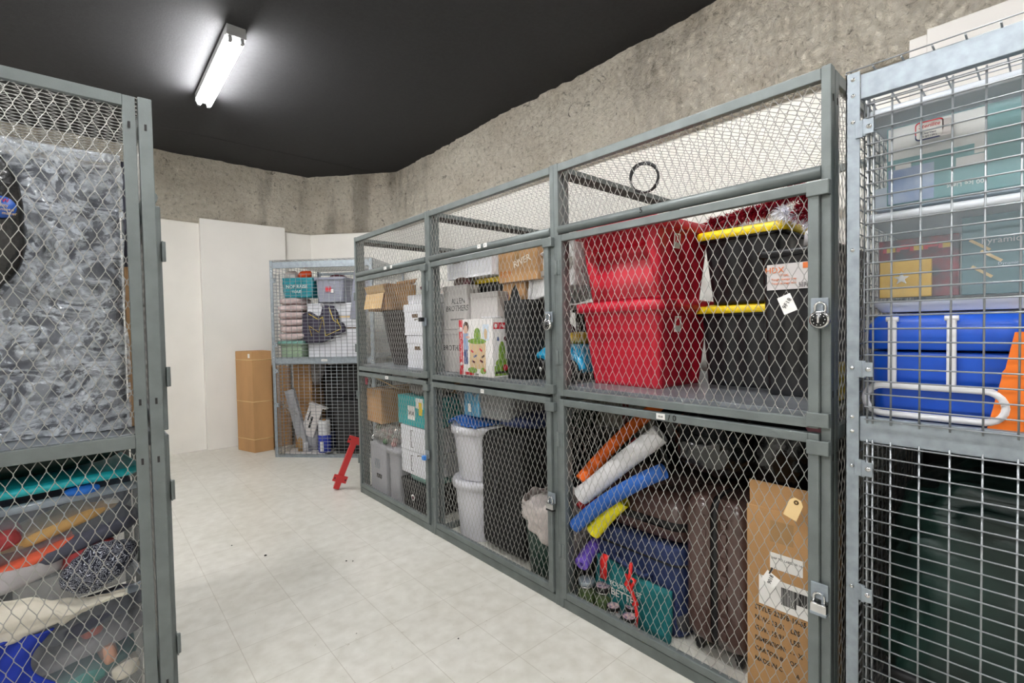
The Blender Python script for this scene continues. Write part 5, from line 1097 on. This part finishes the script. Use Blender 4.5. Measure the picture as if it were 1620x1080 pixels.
part('handle', MB().tube([(-0.225 , 0.02 + 0.115 + 0.045 * math.cos(a), 0.065 + 0.045 * math.sin(a)) for a in fr(-PI / 2, PI / 2, 0.3)][::1] + [(-0.225, 0.02 - 0.115 - 0.045 * math.cos(a), 0.065 - 0.045 * math.sin(a)) for a in fr(-PI / 2, PI / 2, 0.3)], 0.0105, 10, closed=True), 'latch_white', t, label='white oval carrying handle')
mat('cooler_orange', '#f07818', 0.5)
o = solo('orange_board', MB().add([(1.90, 0.128, RZ), (1.90, 0.10, 1.30), (1.90, 0.098, 1.32), (1.90, 0.092, 1.33), (1.90, 0.075, 1.43), (1.90, -0.05, 1.44), (1.90, -0.07, RZ)], [(0, 1, 2, 3, 4, 5, 6)]), 'cooler_orange', 'orange folding board standing beside the blue cooler', 'board', solid=0.02)
t = tote('storage_tote', 'dark tote behind the orange board in the right locker', 2.25, -0.32, RZ, 0.30, 0.20, 0.22, 0.22, 0.24, 0.03, 'tote_black', 'tote_black', rib)
mat('tarp_green', '#0e2b25', 0.5, 0, var=0.4, vscale=5, bump=0.9, bscale=7)
solo('canvas_bag', MB().blob((2.25, -0.05, 0.50), (0.37, 0.43, 0.50), p=3.6, nu=90, nv=60, amp=0.10, freq=3.0, seed=12, crease=0.14, flat=0.0), 'tarp_green', 'large dark green canvas bag filling the bottom of the right locker', 'bag')
tote('storage_tote', 'black tote added as a dark backing behind the green canvas bag', 2.78, -0.10, 0.0, 1.08, 0.12, 0.46, 0.13, 0.48, 0.03, 'tote_black', 'tote_black')  # added to darken the pale gap under the shelf
solo('bag_strap', MB().tube([(1.90 + 0.01 * math.sin(k), 0.36 - 0.085 * k, 0.34 - 0.012 * k + 0.01 * math.sin(k * 2)) for k in range(9)], 0.018, 8), 'zipper', 'black webbing strap across the green canvas bag', 'strap')

# ================================================================ left locker (end panel in the plane Y = 2.13)
mat('uphol', '#3a3b48', 0.8, 0, var=0.3, vscale=5); mat('strip_grey', '#7d8088', 0.6)
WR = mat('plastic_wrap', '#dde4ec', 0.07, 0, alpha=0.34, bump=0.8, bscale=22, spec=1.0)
nt, bs = nodes_of(WR)      # milky alpha streaks painted in as highlights along the film's wrinkles
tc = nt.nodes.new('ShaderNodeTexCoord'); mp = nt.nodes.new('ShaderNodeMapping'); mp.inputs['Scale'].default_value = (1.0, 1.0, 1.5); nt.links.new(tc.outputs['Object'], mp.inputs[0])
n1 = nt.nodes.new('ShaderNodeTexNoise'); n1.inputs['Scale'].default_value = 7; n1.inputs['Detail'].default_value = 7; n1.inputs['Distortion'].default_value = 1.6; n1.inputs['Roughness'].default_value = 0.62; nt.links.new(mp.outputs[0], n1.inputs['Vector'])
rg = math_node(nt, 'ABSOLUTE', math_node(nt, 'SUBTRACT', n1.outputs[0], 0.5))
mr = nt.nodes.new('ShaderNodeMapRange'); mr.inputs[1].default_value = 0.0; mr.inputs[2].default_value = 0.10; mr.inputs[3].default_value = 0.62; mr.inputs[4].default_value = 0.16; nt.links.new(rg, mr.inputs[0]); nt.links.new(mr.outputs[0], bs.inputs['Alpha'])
t = thing('wrapped_chair', 'dark upholstered chair wrapped in crumpled clear plastic in the left locker', 'wrapped furniture', (-0.30, 2.55, 1.119))
part('upholstery', MB().box(-0.72, 0.405, -0.20, 0.28, 0.0, 0.97), 'uphol', t, bevel=0.02)
for (x0, z0, x1, z1, wd) in ((0.10, 0.90, 0.30, 0.48, 0.026), (0.08, 0.42, 0.30, 0.78, 0.024), (0.10, 0.02, 0.30, 0.42, 0.028), (0.29, 0.30, 0.39, 0.05, 0.022)):
    a, b_ = Vector((x0, -0.205, z0)), Vector((x1, -0.205, z1)); part('webbing', obox(a, b_, (b_ - a).normalized().cross(Vector((0, 1, 0))), wd, 0.004), 'strip_grey', t, label='pale diagonal strip')
def wrp(u, v):
    x = -0.74 + 1.155 * u; z = 0.002 + 1.0 * v; q = Vector((x * 5, z * 5, 1.7))
    return (x + 0.01 * noise.noise(q * 2), -0.250 + 0.028 * noise.noise(q) - 0.050 * abs(noise.noise(q * 2.2)) - 0.034 * abs(noise.noise(Vector((q.x * 3.6, q.z * 7.5, 4)))) + 0.020 * abs(noise.noise(q * 7)) + 0.010 * abs(noise.noise(q * 15)), z)
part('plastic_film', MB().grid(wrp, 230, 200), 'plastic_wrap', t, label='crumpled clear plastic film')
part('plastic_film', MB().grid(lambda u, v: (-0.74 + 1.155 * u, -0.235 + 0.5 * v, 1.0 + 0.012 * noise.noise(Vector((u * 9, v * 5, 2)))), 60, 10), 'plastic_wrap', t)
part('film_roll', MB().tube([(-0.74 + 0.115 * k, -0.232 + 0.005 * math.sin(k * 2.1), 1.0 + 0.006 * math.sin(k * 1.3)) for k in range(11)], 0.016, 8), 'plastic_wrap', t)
t = thing('garbage_bag', 'black plastic bag with a round blue sticker at the very left of the left locker', 'bag', (-0.33, 2.225, 1.119))
part('body', MB().add([(a, b, c) for a, b, c in MB().blob((-0.01, 0.0, 0.72), (0.205, 0.045, 0.28), amp=0.08, freq=6, seed=4, nu=50, nv=40, crease=0.06, p=2.2).v], MB().blob((0, 0, 0), (1, 1, 1), nu=50, nv=40).f, True), 'trash_bag', t)
part('lower_body', shell(-0.10, 0.0, 0.0, 0.55, 0.14, 0.045, 0.12, 0.045, 0.03), 'trash_bag', t)
mat('sticker_blue', '#2454a8', 0.4)
stk = MB().lathe([(0, 0), (0.034, 0), (0.034, 0.001), (0, 0.001)], 32, (0.143, -0.052, 0.752), axis='y', sy=1.0); part('sticker', stk, 'sticker_blue', t, label='round blue sticker')
for s_, zz, m_ in (('NEW', 0.730, 'toy_red'), ('quality', 0.715, 'toy_wood'), ('guaranteed', 0.703, 'toy_wood'), ('by the maker', 0.691, 'toy_wood')): text(s_, 0.013 if s_ != 'NEW' else 0.017, (-0.188, 2.225 - 0.0535, 1.119 + 0.042 + zz), NEAR, m_, t)
mat('wood_pale', '#b08b62', 0.6, 0, var=0.15, vscale=10, stretch=(4, 4, 0.4))
solo('wooden_post', MB().box(0.112, 0.142, 2.30, 2.34, 1.121, 1.72), 'wood_pale', 'pale wooden post standing in the corner behind the wrapped chair', 'post', bevel=0.003)
solo('dark_board', MB().box(0.118, 0.15, 2.38, 2.40, 1.121, 2.13), 'uphol', 'dark board standing behind the wooden post', 'board')
mat('turquoise', '#19b9c4', 0.35, 0)
yw = math.radians(9)
def lth(name, label, cat, z, cx=-0.20, cy=2.42): return thing(name, label, cat, (cx, cy, z), yw)
LB = -0.5
mat('bin_clear', '#8a919c', 0.12, 0, alpha=0.42, spec=0.8)
def left_bin(label, z0, z1, cx=-0.185, cy=2.46, hx=0.315, hy=0.21):
    t = lth('storage_bin', label, 'storage bin', z0, cx, cy); h = z1 - z0
    part('body', shell(0, 0, 0, h - 0.01, hx - 0.035, hy - 0.03, hx - 0.008, hy - 0.008, 0.04, cap=(True, False), disp=lambda x, y, v, n: 0.006 * sstep(0.5, 0.56, v)), 'bin_clear', t)
    part('rim', MB().loft([(0, 0, h - 0.030, hx - 0.008, hy - 0.008, 0.045), (0, 0, h - 0.028, hx, hy, 0.05), (0, 0, h, hx, hy, 0.05), (0, 0, h, hx - 0.012, hy - 0.012, 0.045)], 8, cap=(False, False)), 'tote_clear_rim', t)
    return t
mat('tote_clear_rim', '#a7b4c2', 0.15, 0, alpha=0.75, spec=0.8)
left_bin('clear plastic bin full of clothes, directly under the turquoise lid', 0.535, 0.915); left_bin('clear plastic bin at the bottom of the left locker', 0.04, 0.525)
mat('film_tan', '#b9925a', 0.85, 0, bump=0.5, bscale=30); mat('film_red', '#a03a3c', 0.85, 0, bump=0.5, bscale=30); mat('cloth_grey', '#a39fa0', 0.85, 0, bump=0.4, bscale=40); mat('cloth_slate', '#4a4c5a', 0.85, 0, bump=0.4, bscale=30); mat('cloth_cream', '#d8d2c4', 0.85, 0, var=0.06, bump=0.3, bscale=30); mat('cloth_royal', '#12309c', 0.8, 0, bump=0.3, bscale=30); mat('cloth_orange', '#d0583a', 0.8, 0, bump=0.4, bscale=30)
mat('cloth_teal', '#5d8a86', 0.85); mat('skin_tan', '#c49a86', 0.6)
def clothes(label, x, y, z, r, m, seed, tilt=(0, 0, 0), name='folded_clothing', th=0.1):
    o = solo(name, MB().blob((0, 0, 0), r, amp=0.16, freq=8, seed=seed, nu=36, nv=18, p=3.2, crease=0.1), m, label, 'clothing'); o.location = (x, y, z); o.rotation_euler = tilt; return o
clothes('tan folded sweater in the upper clear bin', -0.08, 2.36, 0.78, (0.17, 0.10, 0.03), 'film_tan', 1, (0, -0.28, yw))
clothes('dark red folded shirt left of the tan sweater', -0.28, 2.30, 0.765, (0.10, 0.10, 0.035), 'film_red', 2, (0, -0.2, yw))
clothes('slate folded trousers under the tan sweater', -0.04, 2.36, 0.70, (0.17, 0.11, 0.035), 'cloth_slate', 3, (0, -0.2, yw))
clothes('coral red folded shirt in the lower part of the upper clear bin', -0.17, 2.33, 0.70, (0.14, 0.10, 0.022), 'cloth_orange', 4, (0, -0.25, yw))
clothes('light grey folded shirt in the upper clear bin', -0.19, 2.33, 0.635, (0.11, 0.11, 0.045), 'cloth_grey', 5, (0, -0.1, yw))
clothes('rust red folded cloth beside the navy bandana', -0.03, 2.36, 0.63, (0.08, 0.11, 0.05), 'film_red', 6, (0, 0, yw))
clothes('dark navy clothes at the right of the upper clear bin', 0.03, 2.42, 0.79, (0.07, 0.12, 0.08), 'cloth_slate', 7, (0, 0, yw))
clothes('slate folded clothes filling the back of the upper clear bin', -0.22, 2.53, 0.70, (0.24, 0.09, 0.14), 'cloth_slate', 8, (0, 0, yw))
clothes('white pair of rolled socks in the upper clear bin', 0.045, 2.31, 0.845, (0.022, 0.02, 0.010), 'cloth_cream', 9, (0, 0.2, yw), name='socks')
for k, (x, z, rx, rz, m, nm) in enumerate(((-0.02, 0.40, 0.15, 0.035, 'cloth_slate', 'slate blue folded cloth near the rim of the bottom clear bin'), (-0.03, 0.365, 0.035, 0.03, 'cloth_orange', 'small red cloth in the bottom clear bin'), (-0.02, 0.30, 0.17, 0.035, 'cloth_grey', 'grey folded cloth in the middle of the bottom clear bin'), (0.02, 0.24, 0.025, 0.05, 'skin_tan', 'tan roll of cloth in the bottom clear bin'), (-0.05, 0.19, 0.16, 0.04, 'cloth_teal', 'pale teal cloth low in the bottom clear bin'), (-0.22, 0.22, 0.09, 0.12, 'cloth_grey', 'grey cloth behind the blue garment'), (0.06, 0.18, 0.045, 0.03, 'cloth_cream', 'cream cloth low at the right of the bottom clear bin'), (-0.10, 0.11, 0.18, 0.05, 'cloth_slate', 'dark cloth at the base of the bottom clear bin'))):
    clothes(nm, x, 2.38 + 0.006 * (k % 3), z, (rx, 0.10, rz), m, 20 + k, (0, -0.15, yw))
# bandana, cream garment and blue garment hanging out over the rim
bm_m = bpy.data.materials.new('bandana'); bm_m.use_nodes = True; nt, bs = nodes_of(bm_m); MC['bandana'] = bm_m
tc = nt.nodes.new('ShaderNodeTexCoord'); vo = nt.nodes.new('ShaderNodeTexNoise'); vo.inputs['Scale'].default_value = 22; vo.inputs['Distortion'].default_value = 2.5; vo.inputs['Detail'].default_value = 1; nt.links.new(tc.outputs['Object'], vo.inputs['Vector'])
sn = math_node(nt, 'FRACT', math_node(nt, 'MULTIPLY', vo.outputs[0], 9.0)); ls = math_node(nt, 'LESS_THAN', sn, 0.22)
mx = nt.nodes.new('ShaderNodeMixRGB'); mx.inputs[1].default_value = lin('#101426'); mx.inputs[2].default_value = lin('#b8bcc8'); nt.links.new(ls, mx.inputs[0]); nt.links.new(mx.outputs[0], bs.inputs['Base Color']); bs.inputs['Roughness'].default_value = 0.8
o = solo('bandana', MB().blob((0, 0, 0), (0.105, 0.05, 0.075), amp=0.3, freq=9, seed=3, nu=60, nv=36, crease=0.15, p=2.0), 'bandana', 'dark navy bandana with a white paisley pattern stuffed over the lower bin', 'bandana'); o.location = (0.035, 2.235, 0.585); o.rotation_euler = (0, -0.35, yw)
def cream(u, v):
    x = -0.36 + 0.44 * u; zt = 0.615 + 0.035 * math.sin(min(1, u * 1.5) * PI) - 0.085 * u; zb = 0.505 - 0.02 * math.sin(u * 5) - (0.0 if u < 0.6 else 0.02 - 0.06 * (u - 0.6))
    q = Vector((u * 5, v * 3, 2)); return (x, 2.195 + 0.10 * u * 0.6 + 0.018 * noise.noise(q) + 0.02 * math.sin(v * PI) * -1, zt + (zb - zt) * v + 0.008 * noise.noise(q * 2))
solo('garment', MB().grid(cream, 50, 20), 'cloth_cream', 'cream coloured garment draped out over the rim of the bottom bin', 'garment', solid=0.006)
def royal(u, v):
    x = -0.36 + 0.245 * u * (1 - 0.25 * math.sin(v * PI)) ; zt = 0.515 - 0.03 * u; zb = 0.28 + 0.03 * abs(u - 0.5) + 0.05 * (1 - u) ** 2
    q = Vector((u * 4, v * 4, 6)); return (x, 2.165 + 0.06 * u + 0.02 * noise.noise(q), zt + (zb - zt) * v)
solo('garment', MB().grid(royal, 36, 30), 'cloth_royal', 'royal blue garment hanging down in front of the bottom clear bin', 'garment', solid=0.006)
t = lth('tray', 'turquoise plastic lid lying on top of the upper clear bin', 'lid', 0.945, -0.245, 2.42)
part('lid', MB().loft([(0, 0, 0, 0.355, 0.20, 0.07), (0, 0, 0.012, 0.368, 0.215, 0.08), (0, 0, 0.022, 0.368, 0.215, 0.08), (0, 0, 0.030, 0.355, 0.20, 0.07)], 8), 'turquoise', t)
bag('dark green bundle on the turquoise lid under the shelf', (-0.15, 2.50, 1.02), (0.26, 0.16, 0.048), 88, 'tarp_green', name='cloth_bundle', cat='bundle', nu=40, nv=16)
bag('bright blue scrap of cloth between the turquoise lid and the clear bin', (-0.03, 2.26, 0.925), (0.05, 0.03, 0.016), 89, 'cloth_blue', name='cloth', cat='cloth', nu=24, nv=12)
t = tote('storage_tote', 'black tote at the back of the left locker floor', -0.60, 2.95, 0.0, 0.95, 0.30, 0.22, 0.33, 0.25, 0.04, 'tote_black', 'tote_black', rib)
